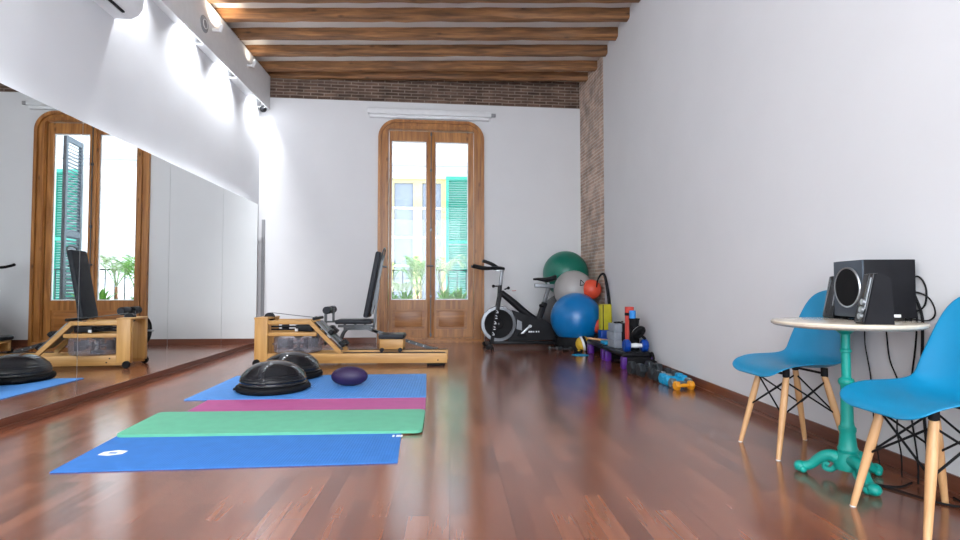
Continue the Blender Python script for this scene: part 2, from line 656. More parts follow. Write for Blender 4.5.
def arch(x0, x1, z0, z1, r, n=10):
    p = [(x0, z0), (x1, z0)]
    for k in range(n + 1):
        a = PI / 2 * k / n
        p.append((x1 - r + r * math.cos(a), z1 - r + r * math.sin(a)))
    for k in range(n + 1):
        a = PI / 2 + PI / 2 * k / n
        p.append((x0 + r + r * math.cos(a), z1 - r + r * math.sin(a)))
    return p


def notch_wall():
    """back wall outline running round the arched door opening, so the opening reaches the floor"""
    a = arch(-0.79, 0.79, 0.0, 3.355, 0.27)
    up = [a[0]] + a[:1:-1]           # left foot, left side, arch, right side
    return [(-2.75, 0)] + up + [a[1], (2.45, 0), (2.45, 3.64), (-2.75, 3.64)]


def concave(mb, poly, t0, t1):
    mb.holed(poly, [], t0, t1)
    return mb


o = struct('wall_back', concave(MB(), notch_wall(), 0.0, 0.32), 'wall', 'white plastered back wall around the balcony door', smooth=False)
o.matrix_world = BM
o = struct('wall_back_brick', MB().box((-2.75, 0.035, 3.64), (2.45, 0.32, 4.4)), 'brick_dark', 'dark brick band above the back wall plaster', smooth=False)
o.matrix_world = BM

# ceiling with shallow vaults between the beams
BEAMS = [(5.90, 5.63), (6.32, 6.05), (6.78, 6.51), (7.25, 6.98), (7.75, 7.476), (8.02, 7.86)]


def byl(i, x):
    a, b = BEAMS[i]
    return a + (b - a) * (x + 2.7) / 4.8


mb = MB()
ys = [(Y0 - 0.2, Y0 - 0.2)] + [(BEAMS[0][0] - 0.47 * k, BEAMS[0][1] - 0.47 * k) for k in range(18, 0, -1)] + BEAMS + [(8.6, 8.6)]
prof = []
for i in range(len(ys) - 1):
    for k in range(8):
        t = k / 8
        prof.append((ys[i][0] * (1 - t) + ys[i + 1][0] * t, ys[i][1] * (1 - t) + ys[i + 1][1] * t, CEIL + 0.05 * math.sin(PI * t)))
prof.append((8.6, 8.6, CEIL))
low = [[mb.bm.verts.new((-3.0 if s == 0 else 2.45, p[s], p[2])) for s in (0, 1)] for p in prof]
top = [[mb.bm.verts.new((-3.0 if s == 0 else 2.45, p[s], 4.4)) for s in (0, 1)] for p in prof]
for A, B in zip(low, low[1:]):
    mb.bm.faces.new((A[0], A[1], B[1], B[0]))
for A, B in zip(top, top[1:]):
    mb.bm.faces.new((A[0], B[0], B[1], A[1]))
struct('ceiling', mb, 'ceil', 'white shallow-vaulted ceiling between timber beams')

bl = ['timber ceiling beam nearest the camera, cut by the top edge of the photo', 'timber ceiling beam, second from the camera, orange by the left lamp',
      'timber ceiling beam, third from the camera', 'timber ceiling beam, fourth from the camera and third from the brick band',
      'dark timber ceiling beam, second from the brick band', 'darkest timber ceiling beam, lying right against the brick band']
for i, (a, b) in enumerate(BEAMS):
    mb = MB()
    n = 24
    rings = []
    w_ = 0.12 if i < 5 else 0.10
    for k in range(n + 1):
        x = -2.78 + (RX(6.5) + 0.05 + 2.78) * k / n
        y = byl(i, x)
        j = lambda: random.uniform(-0.006, 0.006)
        c = 0.018
        ring = [(x, y - w_ + c + j(), 3.95 + j()), (x, y - c + j(), 3.95 + j()), (x, y + j(), 3.95 + c), (x, y + j(), 4.2), (x, y - w_ + j(), 4.2), (x, y - w_ + j(), 3.95 + c)]
        rings.append([mb.bm.verts.new(v) for v in ring])
    for A, B in zip(rings, rings[1:]):
        for k in range(6):
            mb.bm.faces.new((A[k], A[(k + 1) % 6], B[(k + 1) % 6], B[k]))
    mb.bm.faces.new(rings[0])
    mb.bm.faces.new(rings[-1][::-1])
    tag(mb.obj('ceiling_beam', 'beam'), bl[i], 'beam', 'ceiling beams')

# skirtings
mb = MB()
mb.prism([(RX(Y0) - 0.010, Y0), (RX(YB) - 0.010, YB), (2.01, 8.10), (2.06, 8.10), (RX(YB) + 0.01, YB), (RX(Y0) + 0.01, Y0)], 0, 0.082, 'XY')
mb.prism([(RX(Y0) - 0.026, Y0), (RX(YB) - 0.026, YB), (RX(YB) - 0.010, YB), (RX(Y0) - 0.010, Y0)], 0, 0.018, 'XY')
struct('baseboard_right', mb, 'skirt', 'reddish wooden skirting along the right wall', smooth=False)
mb = MB()
mb.box((-2.45, -0.018, 0), (-0.815, 0.001, 0.085)).box((0.815, -0.018, 0), (2.33, 0.001, 0.085))
o = struct('baseboard_back', mb, 'skirtx', 'reddish wooden skirting along the back wall', smooth=False)
o.matrix_world = BM
mb = MB()
mb.prism([(LX(Y0) + 0.006, Y0), (LX(7.88) + 0.006, 7.88), (LX(7.88) - 0.088, 7.88), (LX(Y0) - 0.088, Y0)], 0, 0.062, 'XY')
mb.prism([(LX(Y0) + 0.032, Y0), (LX(7.86) + 0.032, 7.86), (LX(7.86) + 0.006, 7.86), (LX(Y0) + 0.006, Y0)], 0, 0.020, 'XY')
struct('baseboard_left', mb, 'skirt', 'reddish wooden plinth under the mirrors', smooth=False)
mb = MB()
mb.box((-2.47, -0.03, 0.085), (-2.43, -0.002, 1.82))
o = struct('trim_1', mb, 'grey', 'narrow grey strip in the far left corner', smooth=False)
o.matrix_world = BM
# furring behind the mirrors
mb = MB()
mb.prism([(LX(Y0) - 0.006, Y0), (LX(7.59) - 0.006, 7.59), (LX(7.59) - 0.09, 7.59), (LX(Y0) - 0.09, Y0)], 0.062, 1.995, 'XY')
struct('trim_2', mb, 'wall', 'white backing board of the mirrors', smooth=False)

# mirror panels
seams = [7.60, 6.39, 5.135, 3.885, 2.64]
ml = ['tall wall mirror panel nearest the back wall', 'tall wall mirror panel, second from the back wall', 'tall wall mirror panel reflecting the right half of the door and the rower', 'tall wall mirror panel cut by the left edge of the photo']
for i in range(4):
    a, b = seams[i + 1] + 0.0025, seams[i] - 0.0025
    mb = MB()
    mb.prism([(LX(a), a), (LX(b), b), (LX(b) - 0.006, b), (LX(a) - 0.006, a)], 0.066, 2.0, 'XY')
    tag(mb.obj('mirror_panel', 'mirror', smooth=False), ml[i], 'mirror', 'wall mirror panels')

# soffit with hidden lamps along the left wall
SX = lambda y: -2.664 + 0.0076 * (7.92 - y)
mb = MB()
mb.prism([(SX(Y0), Y0), (SX(7.92), 7.915), (SX(7.92) - 0.018, 7.915), (SX(Y0) - 0.018, Y0)], 3.45, 3.93, 'XY')
mb.prism([(LW(Y0) - 0.01, Y0), (SX(Y0), Y0), (SX(7.92), 7.915), (LW(7.92) - 0.01, 7.915)], 3.93, 3.95, 'XY')
gaps = [(-2.6, -2.2), (-1.6, -1.2), (-0.6, -0.2), (0.4, 0.8), (1.4, 1.8), (2.4, 2.85), (3.4, 3.8), (4.35, 4.8), (5.35, 5.8), (6.28, 6.72), (7.35, 7.8)]
y = Y0
for a, b in gaps + [(7.915, 7.915)]:
    mb.prism([(LW(y) - 0.01, y), (SX(y) - 0.018, y), (SX(a) - 0.018, a), (LW(a) - 0.01, a)], 3.45, 3.462, 'XY')
    y = b
struct('trim_3', mb, 'white', 'white boxed soffit with hidden lamps above the mirrors', smooth=False)
for a, b in gaps[3:]:
    c = (a + b) / 2
    xx = (LW(c) + SX(c)) / 2 - 0.005
    light('soffit_lamp_light', 'SPOT', (xx + 0.01, c, 3.60), (0, R(4), 0), 270 if c < 7.2 else 130, (0.92, 0.95, 1.0), spot_size=R(116), spot_blend=1.0, shadow_soft_size=0.03)
for a, b in gaps[7:]:
    c = (a + b) / 2
    xx = (LW(c) + SX(c)) / 2 - 0.005
    lab = {7: 'bright lamp recessed in the white soffit above the air conditioner end', 8: 'bright recessed soffit lamp, third from the back wall', 9: 'bright recessed soffit lamp, second from the back wall', 10: 'bright recessed soffit lamp nearest the back wall'}[gaps.index((a, b))]
    t = thing('soffit_lamp', lab, 'lamp', (xx, c, 3.66), 0, 'lamps in the soffit')
    MB().cyl((0, 0, 0.0), (0, 0, 0.25), 0.022).obj('lamp_housing', 'white', t)
    MB().cyl((0, 0, -0.012), (0, 0, 0.0), 0.02).obj('bulb', 'lamp', t)

# balcony door: frame, two leaves
dt = tag(MB().holed(arch(-0.80, 0.80, 0.0, 3.365, 0.28), [arch(-0.645, 0.645, 0.075, 3.215, 0.02)], -0.022, 0.10).obj('door_1', 'door', smooth=False), 'tall varnished wooden balcony door with two glazed leaves and rounded top', 'door', kind='structure')
dt.matrix_world = BM
mb = MB()
a = arch(-0.80, 0.80, 0.0, 3.365, 0.28)
b = arch(-0.765, 0.765, -0.01, 3.33, 0.25)
mb.holed(a, [arch(-0.755, 0.755, 0.02, 3.32, 0.24)], -0.050, -0.02)
mb.holed(arch(-0.70, 0.70, 0.05, 3.27, 0.2), [arch(-0.655, 0.655, 0.07, 3.225, 0.04)], -0.046, -0.02)
mb.obj('door_moulding', 'door', dt, smooth=False)
MB().box((-0.80, -0.045, 0.0), (0.80, 0.12, 0.05), bev=0.006).obj('threshold', 'doorh', dt)
for sgn, gx0, gx1, lx0, lx1 in ((-1, -0.602, -0.078, -0.645, -0.004), (1, 0.058, 0.560, 0.004, 0.645)):
    mb = MB()
    mb.holed([(lx0 + .008 * (sgn < 0), 0.055), (lx1 - .008 * (sgn > 0), 0.055), (lx1 - .008 * (sgn > 0), 3.20), (lx0 + .008 * (sgn < 0), 3.20)], [[(gx0, 0.64), (gx1, 0.64), (gx1, 3.05), (gx0, 3.05)], [(gx0 + 0.02, 0.20), (gx1 - 0.02, 0.20), (gx1 - 0.02, 0.50), (gx0 + 0.02, 0.50)]], 0.0, 0.05)
    leaf = mb.obj('door_leaf', 'door', dt, smooth=False)
    mb = MB()
    mb.box((gx0 + 0.0, 0.018, 0.18), (gx1 - 0.0, 0.045, 0.52))
    mb.box((gx0 + 0.06, 0.006, 0.235), (gx1 - 0.06, 0.02, 0.465), bev=0.006)
    mb.obj('door_panel', 'doorh', leaf)
    MB().box((gx0 - 0.005, 0.022, 0.635), (gx1 + 0.005, 0.027, 3.055)).obj('glass_pane', 'glass', leaf, smooth=False)
    mb = MB()
    mb.holed([(gx0 - 0.001, 0.641), (gx1 + 0.001, 0.641), (gx1 + 0.001, 3.051), (gx0 - 0.001, 3.051)], [[(gx0 + 0.012, 0.655), (gx1 - 0.012, 0.655), (gx1 - 0.012, 3.036), (gx0 + 0.012, 3.036)]], 0.028, 0.052)
    mb.obj('glazing_bead', 'white', leaf, smooth=False)
mb = MB().box((-0.055, -0.028, 0.06), (0.04, 0.0, 3.2), bev=0.006)
mb.obj('meeting_stile', 'door', dt)
mb = MB()
mb.cyl((-0.008, -0.04, 0.08), (-0.008, -0.04, 3.19), 0.007, n=10)
for z in (0.12, 0.7, 1.7, 2.6, 3.15):
    mb.box((-0.022, -0.05, z - 0.02), (0.006, -0.028, z + 0.02))
mb.cyl((-0.008, -0.05, 1.15), (-0.008, -0.09, 1.15), 0.012)
mb.cyl((-0.07, -0.09, 1.15), (0.03, -0.09, 1.15), 0.011)
mb.obj('door_handle', 'metal_dark', dt)

# pelmet of a roller blind above the door
t = thing('roller_blind', 'white rolled-up blind housing above the balcony door', 'blind')
t.matrix_world = BM
MB().box((-0.96, -0.075, 3.435), (0.91, -0.002, 3.52), bev=0.012).obj('housing', 'white', t)
MB().box((-0.935, -0.05, 3.385), (0.885, -0.012, 3.437), bev=0.01).obj('rolled_blind', 'white', t)
MB().box((0.91, -0.05, 3.45), (0.98, -0.015, 3.50), bev=0.006).obj('end_bracket', 'grey', t)

# ------------------------------------------------------------------ outside
o = tag(MB().box((-1.5, 0.32, -0.12), (1.6, 1.15, 0.02)).obj('balcony_slab', 'stone', smooth=False), 'stone balcony slab outside the door', 'balcony', kind='structure')
o.matrix_world = BM
t = thing('balcony_railing', 'black iron balcony railing outside the door', 'railing')
t.matrix_world = BM
mb = MB()
for z, w_ in ((1.12, 0.035), (0.98, 0.012), (0.12, 0.02)):
    mb.box((-1.45, 1.06 - w_ / 2, z - w_ / 3), (1.55, 1.06 + w_ / 2, z + w_ / 3))
mb.obj('rail', 'iron', t)
x = -1.4
while x < 1.5:
    mb = MB().cyl((x, 1.06, 0.0), (x, 1.06, 1.11), 0.009, n=8)
    mb.ball((x, 1.06, 0.62), 0.018, n=8)
    mb.obj('baluster', 'iron', t)
    x += 0.155


def louvre(name, label, x0, x1, z0, z1, mat, mtx, parent=None):
    """louvred shutter leaf in the xz plane, y 0..0.045"""
    if parent:
        t = MB().holed([(x0, z0), (x1, z0), (x1, z1), (x0, z1)], [[(x0 + .07, z0 + .1), (x1 - .07, z0 + .1), (x1 - .07, (z0 + z1) / 2 - .04), (x0 + .07, (z0 + z1) / 2 - .04)], [(x0 + .07, (z0 + z1) / 2 + .04), (x1 - .07, (z0 + z1) / 2 + .04), (x1 - .07, z1 - .08), (x0 + .07, z1 - .08)]], 0, 0.045).obj(name, mat, parent, smooth=False)
        t.matrix_local = mtx
        fr = t
    else:
        t = thing(name, label, 'shutter')
        t.matrix_world = mtx
        fr = MB().holed([(x0, z0), (x1, z0), (x1, z1), (x0, z1)], [[(x0 + .06, z0 + .1), (x1 - .06, z0 + .1), (x1 - .06, (z0 + z1) / 2 - .04), (x0 + .06, (z0 + z1) / 2 - .04)], [(x0 + .06, (z0 + z1) / 2 + .04), (x1 - .06, (z0 + z1) / 2 + .04), (x1 - .06, z1 - .08), (x0 + .06, z1 - .08)]], 0, 0.045).obj('shutter_frame', mat, t, smooth=False)
    mb = MB()
    z = z0 + 0.13
    while z < z1 - 0.1:
        if abs(z - (z0 + z1) / 2) > 0.05:
            mb.bar((x0 + .055, 0.022, z), (x1 - .055, 0.022, z), 0.05, 0.008, up=(0, 0.75, 1))
        z += 0.055
    mb.obj('louvres', mat, t, smooth=False)
    return t


# the flat's own shutter, folded out square to the wall at the right side of the opening
louvre('window_shutter', 'blue grey louvred shutter folded open at the right side of the balcony door', 0.0, 0.52, 0.15, 3.15, 'shutter_grey', BM @ Matrix.Translation((0.72, 0.42, 0)) @ Matrix.Rotation(R(80), 4, 'Z'))

# building across the street
bt = thing('apartment_building', 'pale apartment building across the street with yellow window frames and green shutters', 'building', (0, 12.5, 0))
WX = [(-5.96, -4.62), (-1.44, -0.10), (3.08, 4.42), (7.6, 8.94)]
ZB, ZT = 0.35, 3.42
mb = MB()
holes = [[(a, ZB), (b, ZB), (b, ZT), (a, ZT)] for a, b in WX]
mb.holed([(-9, -4), (14, -4), (14, 7.5), (-9, 7.5)], holes, 0.0, 0.3)
mb.obj('wall', 'facade', bt, smooth=False)
mb = MB()
mb.box((-9, -0.06, 3.70), (14, 0, 3.78)).box((-9, -0.03, 3.55), (14, 0, 3.62)).box((-9, -0.12, 4.3), (14, 0, 4.42)).box((-9, -0.05, 4.6), (14, 0, 4.7))
mb.obj('cornice', 'facade_stone', bt, smooth=False)
for a, b in WX:
    c = (a + b) / 2
    mb = MB().holed([(a, ZB), (b, ZB), (b, ZT), (a, ZT)], [[(a + .11, ZB + .1), (c - .1, ZB + .1), (c - .1, ZT - .1), (a + .11, ZT - .1)], [(c + .1, ZB + .1), (b - .11, ZB + .1), (b - .11, ZT - .1), (c + .1, ZT - .1)]], 0.10, 0.17)
    f = mb.obj('window', 'yellow_frame', bt, smooth=False)
    for z in (1.35, 2.02, 2.72):
        MB().box((a + .1, 0.12, z - 0.022), (b - .1, 0.15, z + 0.022)).obj('glazing_bar', 'white', f, smooth=False)
    MB().box((a + .1, 0.15, ZB + .1), (b - .1, 0.16, ZT - .1)).obj('pane', 'pane', f, smooth=False)
    louvre('shutter', '', b + 0.0, b + 0.58, ZB, ZT + 0.03, 'shutter', Matrix.Translation((0, -0.06, 0)), bt)
    if a > -2 and a < -1:
        continue
    louvre('shutter', '', a - 0.58, a, ZB, ZT + 0.03, 'shutter', Matrix.Translation((0, -0.06, 0)), bt)


def frond(mb, base, az, length, rise, droop, leaflets=14, lw=0.012, ll=0.16):
    pts = []
    for k in range(13):
        t = k / 12
        r = length * (t * 0.85 + 0.15 * t * t)
        z = rise * math.sin(t * PI / 2 * 1.15) - droop * t * t
        pts.append(Vector((base[0] + r * math.cos(az), base[1] + r * math.sin(az), base[2] + z)))
    mb.tube(pts, [0.006 * (1 - 0.8 * k / 12) + 0.0015 for k in range(13)], 5)
    for k in range(leaflets):
        t = 0.25 + 0.73 * k / (leaflets - 1)
        f = t * 12
        i = min(11, int(f))
        p = pts[i].lerp(pts[i + 1], f - i)
        d = (pts[i + 1] - pts[i]).normalized()
        for s in (-1, 1):
            side = d.cross(Vector((0, 0, 1))).normalized() * s
            q = p + (side * 0.8 + d * 0.75 + Vector((0, 0, -0.15))) * ll * (1.15 - 0.7 * abs(t - 0.5))
            m_ = p.lerp(q, 0.5) + Vector((0, 0, 0.012))
            wv = d * lw
            a = mb.bm.verts.new(p)
            b = mb.bm.verts.new(m_ + wv)
            c = mb.bm.verts.new(q)
            e = mb.bm.verts.new(m_ - wv)
            mb.bm.faces.new((a, b, c, e))


def palm(loc, fr, label, pot_r=0.13, mat='leaf', stem=0.0):
    t = thing('potted_palm', label, 'plant')
    t.matrix_world = BM @ Matrix.Translation(loc)
    MB().lathe([(0, 0), (pot_r * .72, 0), (pot_r, 0.24), (pot_r * 1.05, 0.26), (pot_r * .95, 0.26), (pot_r * .9, 0.22), (0, 0.22)], 24).obj('pot', 'pot', t)
    if stem:
        MB().tube([(0, 0, 0.2), (0.01, 0.01, 0.22 + stem)], [0.03, 0.02], 8).obj('stem', 'pot', t)
    mb = MB()
    for az, ln, ri, dr in fr:
        frond(mb, (0, 0, 0.22 + stem), az, ln, ri, dr)
    mb.obj('fronds', mat, t)


def rnd_fronds(n, ln, ri, dr):
    return [(2 * PI * k / n + random.uniform(-.25, .25), ln * random.uniform(.75, 1.1), ri * random.uniform(.75, 1.1), dr * random.uniform(.6, 1.2)) for k in range(n)]


def agave(loc, label, n=22, ln=0.42):
    t = thing('potted_spiky_plant', label, 'plant')
    t.matrix_world = BM @ Matrix.Translation(loc)
    MB().lathe([(0, 0), (0.10, 0), (0.14, 0.22), (0.145, 0.25), (0.13, 0.25), (0.12, 0.2), (0, 0.2)], 24).obj('pot', 'pot', t)
    mb = MB()
    for k in range(n):
        az = k * 2.4
        el = 0.35 + 1.05 * (k / n)
        L_ = ln * random.uniform(.8, 1.1)
        d = Vector((math.cos(az) * math.cos(el), math.sin(az) * math.cos(el), math.sin(el)))
        s = d.cross(Vector((0, 0, 1))).normalized()
        prev = None
        for j in range(7):
            q = j / 6
            p = Vector((0, 0, 0.22)) + d * L_ * q - Vector((0, 0, 0.12 * q * q))
            w_ = 0.028 * math.sin(PI * min(1, q * 0.85 + 0.15)) + 0.002
            cur = (mb.bm.verts.new(p - s * w_), mb.bm.verts.new(p - Vector((0, 0, 0.006))), mb.bm.verts.new(p + s * w_))
            if prev:
                mb.bm.faces.new((prev[0], prev[1], cur[1], cur[0]))
                mb.bm.faces.new((prev[1], prev[2], cur[2], cur[1]))
            prev = cur
    mb.obj('leaves', 'leaf', t)


palm((-0.22, 0.78, 0.02), rnd_fronds(9, 0.48, 0.75, 0.28), 'tall potted palm behind the left glazed leaf beside the meeting stile', stem=0.45, mat='leaf')
palm((0.18, 0.90, 0.02), rnd_fronds(8, 0.55, 0.60, 0.2), 'wide pale potted palm behind the right glazed leaf', stem=0.6, mat='leaf_pale')
palm((-0.45, 0.92, 0.02), rnd_fronds(7, 0.42, 0.5, 0.2), 'pale feathery potted palm behind the left glazed leaf', stem=0.35, mat='leaf_pale')
agave((-0.62, 0.62, 0.3), 'small spiky potted plant at the left end of the balcony')
agave((-0.40, 0.60, 0.3), 'small spiky potted plant in the middle of the left pane')
agave((0.25, 0.62, 0.3), 'bright green spiky potted plant behind the right pane', 26, 0.46)
agave((0.47, 0.70, 0.3), 'spiky potted plant at the right end of the balcony', 26, 0.46)
o = tag(MB().box((-0.8, 0.45, 0.02), (0.68, 0.83, 0.298), bev=0.01).obj('plant_bench', 'stone'), 'low stone plant bench hidden behind the door bottoms', 'bench')
o.matrix_world = BM

# ------------------------------------------------------------------ fittings high on the walls
t = thing('air_conditioner', 'white wall-mounted air conditioner at the top left', 'air conditioner', (LW(3.97), 3.97, 2.995))
a = -math.atan(-0.02665)
t.rotation_euler = (0, 0, math.atan(0.02665))
prof = [(0, 0), (0.13, 0.0), (0.185, 0.03), (0.215, 0.075), (0.225, 0.15), (0.22, 0.29), (0.20, 0.31), (0, 0.31)]
MB().prism([(x, z) for x, z in prof], -0.4, 0.4, 'XZ').obj('housing', 'white', t, sharp=50)
mb = MB()
mb.bar((0.135, -0.36, -0.003), (0.135, 0.28, -0.003), 0.02, 0.012)
mb.obj('air_slot', 'blackm', t)
mb = MB()
mb.bar((0.03, -0.37, -0.004), (0.115, -0.37, -0.004), 0.72, 0.006)
MB().box((0.05, -0.38, -0.006), (0.11, 0.36, 0.002), bev=0.002).obj('flap', 'white', t)

t = thing('security_camera', 'black dome security camera in the top left corner of the back wall', 'camera', (-2.735, 7.86, 3.44))
MB().cyl((0, 0.055, 0.02), (0, 0.0, 0.02), 0.045).obj('mount', 'white', t)
MB().ball((0, -0.02, 0.0), 0.05, n=20).obj('lens_dome', 'black', t)

t = thing('ventilation_cover', 'round grey vent cover on the soffit face', 'vent', (SX(5.77), 5.77, 3.66))
MB().lathe([(0, 0.012), (0.075, 0.012), (0.09, 0.004), (0.09, 0), (0, 0)], 32, Matrix.Rotation(R(90), 4, 'Y')).obj('cover', 'grey', t)
MB().lathe([(0.045, 0.018), (0.052, 0.018), (0.052, 0.008), (0.045, 0.008)], 32, Matrix.Rotation(R(90), 4, 'Y'), True).obj('ring', 'white', t)
for (yy, zz, lab, pw) in ((5.99, 3.70, 'small white spotlight on the soffit beside the round vent', 14), (7.02, 3.74, 'small white spotlight on the soffit towards the brick band', 2)):
    t = thing('spotlight', lab, 'lamp', (SX(yy), yy, zz), 0, 'small spotlights on the soffit')
    MB().cyl((0, 0, 0), (0.07, 0, 0), 0.018).obj('base', 'white', t)
    MB().cyl((0.07, 0, -0.02), (0.095, 0, 0.06), 0.022).obj('lamp_head', 'white', t)
    MB().cyl((0.095, 0, 0.0602), (0.096, 0, 0.062), 0.018).obj('bulb', 'lamp', t)
    light('spotlight_light', 'SPOT', (SX(yy) + 0.10, yy, zz + 0.075), (0, R(150), 0), pw, (1.0, 0.86, 0.68), spot_size=R(150), spot_blend=1.0, shadow_soft_size=0.02)
t = thing('wall_hook', 'tiny white hook on the back wall above the bike', 'hook', (0.95, BY(0.95), 0.78))
MB().cyl((0, 0, 0), (0, -0.02, 0), 0.012).obj('plate', 'white', t)
MB().tube([(0, -0.02, 0), (0.03, -0.03, -0.004), (0.06, -0.03, 0.004)], 0.004).obj('prong', 'red', t)

# ------------------------------------------------------------------ mats
def rot_rect(A, B, C, D, r=0.03, n=6):
    """rounded quadrilateral through four floor corners"""
    P = [Vector((*p, 0)) for p in (A, B, C, D)]
    out = []
    for i in range(4):
        p, a, b = P[i], P[i - 1], P[(i + 1) % 4]
        u = (a - p).normalized() * r
        v = (b - p).normalized() * r
        for k in range(n + 1):
            t = k / n
            q = p + u * (1 - t) ** 2 + v * t ** 2
            out.append((q.x, q.y))
    return out


def mat_obj(name, label, corners, z0, z1, mat, r, group='exercise mats'):
    c = sum((Vector((*p, 0)) for p in corners), Vector()) / 4
    mb = MB().prism([(x - c.x, y - c.y) for x, y in rot_rect(*corners, r)], 0, z1 - z0, 'XY')
    bmesh.ops.recalc_face_normals(mb.bm, faces=mb.bm.faces[:])
    es = [e for e in mb.bm.edges if all(abs(v.co.z - (z1 - z0)) < 1e-5 for v in e.verts)]
    bmesh.ops.bevel(mb.bm, geom=es, offset=min(0.002, (z1 - z0) / 3), segments=2, affect='EDGES')
    o = mb.obj(name, mat)
    o.location = (c.x, c.y, z0)
    tag(o, label, 'mat', group)
    return o, c


m1, c1 = mat_obj('exercise_mat', 'bright blue exercise mat nearest the camera, partly under the green one', [(-1.769, 2.477), (-0.243, 2.525), (-0.275, 3.10), (-1.83, 3.055)], 0.001, 0.006, 'mat_blue', 0.005)
# white prints on the front blue mat
mb = MB()
L0 = Vector((-1.66 - c1.x, 2.745 - c1.y, 0.0052))
mb.holed([(-0.055, -0.03), (0.0, -0.045), (0.055, -0.02), (0.055, 0.03), (0.0, 0.045), (-0.055, 0.02)], [[(-0.02, -0.008), (0.02, -0.012), (0.02, 0.008), (-0.02, 0.012)]], 0, 0.0012, Matrix.Translation(L0) @ Matrix.Rotation(R(-90), 4, 'X'))
mb.obj('printed_mark', 'ink_white', m1, smooth=False)
mb = MB()
for i, ww in enumerate((0.012, 0.02, 0.012)):
    mb.box((1.345 - 0.0 + i * 0.022 - 1.66 - c1.x + 0.0, 2.95 - c1.y, 0.005), (1.345 + i * 0.022 - 1.66 - c1.x + ww, 2.985 - c1.y, 0.0062))
mb.obj('printed_mark', 'ink_white', m1, smooth=False)
mat_obj('exercise_mat', 'light blue ribbed large mat under the black domes', [(-1.935, 4.005), (-0.176, 4.005), (-0.222, 5.08), (-1.97, 5.06)], 0.001, 0.007, 'mat_sky', 0.005)
mat_obj('exercise_mat', 'pink exercise mat between the green and light blue mats', [(-1.72, 3.46), (-0.158, 3.45), (-0.178, 3.99), (-1.757, 3.99)], 0.001, 0.006, 'mat_pink', 0.01)
mat_obj('exercise_mat', 'thick green exercise mat lying across the bright blue one', [(-1.825, 3.02), (-0.155, 3.015), (-0.160, 3.55), (-1.868, 3.56)], 0.0065, 0.021, 'mat_green', 0.05)


# ------------------------------------------------------------------ balance domes, lemon cushion
def bosu(x, y, label, rz):
    t = thing('balance_dome', label, 'balance trainer', (x, y, 0.0075), rz, 'balance domes on the light blue mat')
    t.scale = (0.885, 0.885, 1.07)
    MB().lathe([(0, 0.0), (0.29, 0.0), (0.312, 0.012), (0.318, 0.028), (0.312, 0.042), (0.29, 0.05), (0, 0.05)], 64).obj('platform', 'blackm', t)
    prof = [(0.288, 0.05), (0.292, 0.058), (0.282, 0.066)]
    for k in range(1, 15):
        a = PI / 2 * k / 14
        r_ = 0.285 * math.cos(a) ** 0.92 if k < 14 else 0
        z_ = 0.062 + 0.155 * math.sin(a)
        prof.append((r_, z_))
        if k in (1, 2, 3, 4):
            prof.append((r_ + 0.0035, z_ + 0.003))
            prof.append((r_ - 0.001, z_ + 0.006))
    prof[-1] = (0, 0.062 + 0.155)
    MB().lathe(prof, 64).obj('dome', 'bosu', t, sharp=60)
    for s in (-1, 1):
        MB().box((s * 0.30 - 0.03, -0.05, 0.012), (s * 0.30 + 0.022, 0.05, 0.03), bev=0.006).obj('grip', 'black', t)


bosu(-1.41, 4.36, 'glossy black half-ball balance trainer in front, nearer the camera', 0.2)
bosu(-1.455, 4.985, 'glossy black half-ball balance trainer behind, partly hidden by the other', 0.9)
prof = []
for k in range(25):
    a = -PI / 2 + PI * k / 24
    prof.append((0.080 * max(0, math.cos(a)) ** 0.95, 0.150 * math.sin(a)))
prof[0] = (0, -0.150)
prof[-1] = (0, 0.150)
o = MB().lathe(prof, 40, Matrix.Rotation(R(90), 4, 'Y')).obj('massage_ball', 'purple_rubber')
o.location = (-0.835, 4.50, 0.086)
tag(o, 'dark purple lemon-shaped rubber ball on the light blue mat', 'ball')

# ------------------------------------------------------------------ wooden rowing machine
RT = thing('rowing_machine', 'wooden rowing machine with a round water tank lying across the room', 'rowing machine', (-2.045, 5.69, 0), R(-1.5))
RT.scale = (0.97, 1, 1)
WR = 0.34
for yy in (0, WR - 0.035):
    r_ = MB().box((0.02, yy, 0.028), (2.08, yy + 0.035, 0.134), bev=0.006).obj('rail', 'ash', RT)
    for bx in (0.24, 0.21, 1.98):
        MB().cyl((bx, yy - 0.003, 0.06 if bx != 0.21 else 0.1), (bx, yy + 0.001, 0.06 if bx != 0.21 else 0.1), 0.008, n=10).obj('bolt', 'black', r_)
    MB().box((0.95, yy + 0.004, 0.134), (2.06, yy + 0.03, 0.142)).obj('track', 'black', r_)
    MB().box((0.005, yy - 0.012, 0.05), (0.145, yy + 0.045, 0.505), bev=0.008).obj('upright', 'ashz', RT)
    MB().box((0.13, yy + 0.002, 0.438), (0.60, yy + 0.034, 0.478), bev=0.005).obj('deck_bar', 'ash', RT)
    MB().box((0.13, yy + 0.002, 0.314), (0.665, yy + 0.034, 0.354), bev=0.005).obj('deck_bar', 'ash', RT)
    MB().bar((0.585, yy + 0.018, 0.468), (0.925, yy + 0.018, 0.135), 0.032, 0.042).obj('sloping_strut', 'ash', RT)
MB().box((0.0, -0.012, 0.49), (0.15, WR + 0.01, 0.512), bev=0.006).obj('cross_board', 'ash', RT)
MB().box((1.9, 0.035, 0.04), (1.93, WR - 0.035, 0.12)).obj('rear_spacer', 'ash', RT)
MB().box((1.86, -0.0, 0.0), (2.05, WR, 0.028), bev=0.006).obj('rear_foot', 'blackm', RT)
for yy in (-0.04, WR + 0.005):
    MB().lathe([(0, 0), (0.034, 0), (0.038, 0.006), (0.038, 0.028), (0.034, 0.034), (0, 0.034)], 28, Matrix.Translation((0.035, yy + 0.034, 0.038)) @ Matrix.Rotation(R(90), 4, 'X')).obj('wheel', 'blackm', RT)
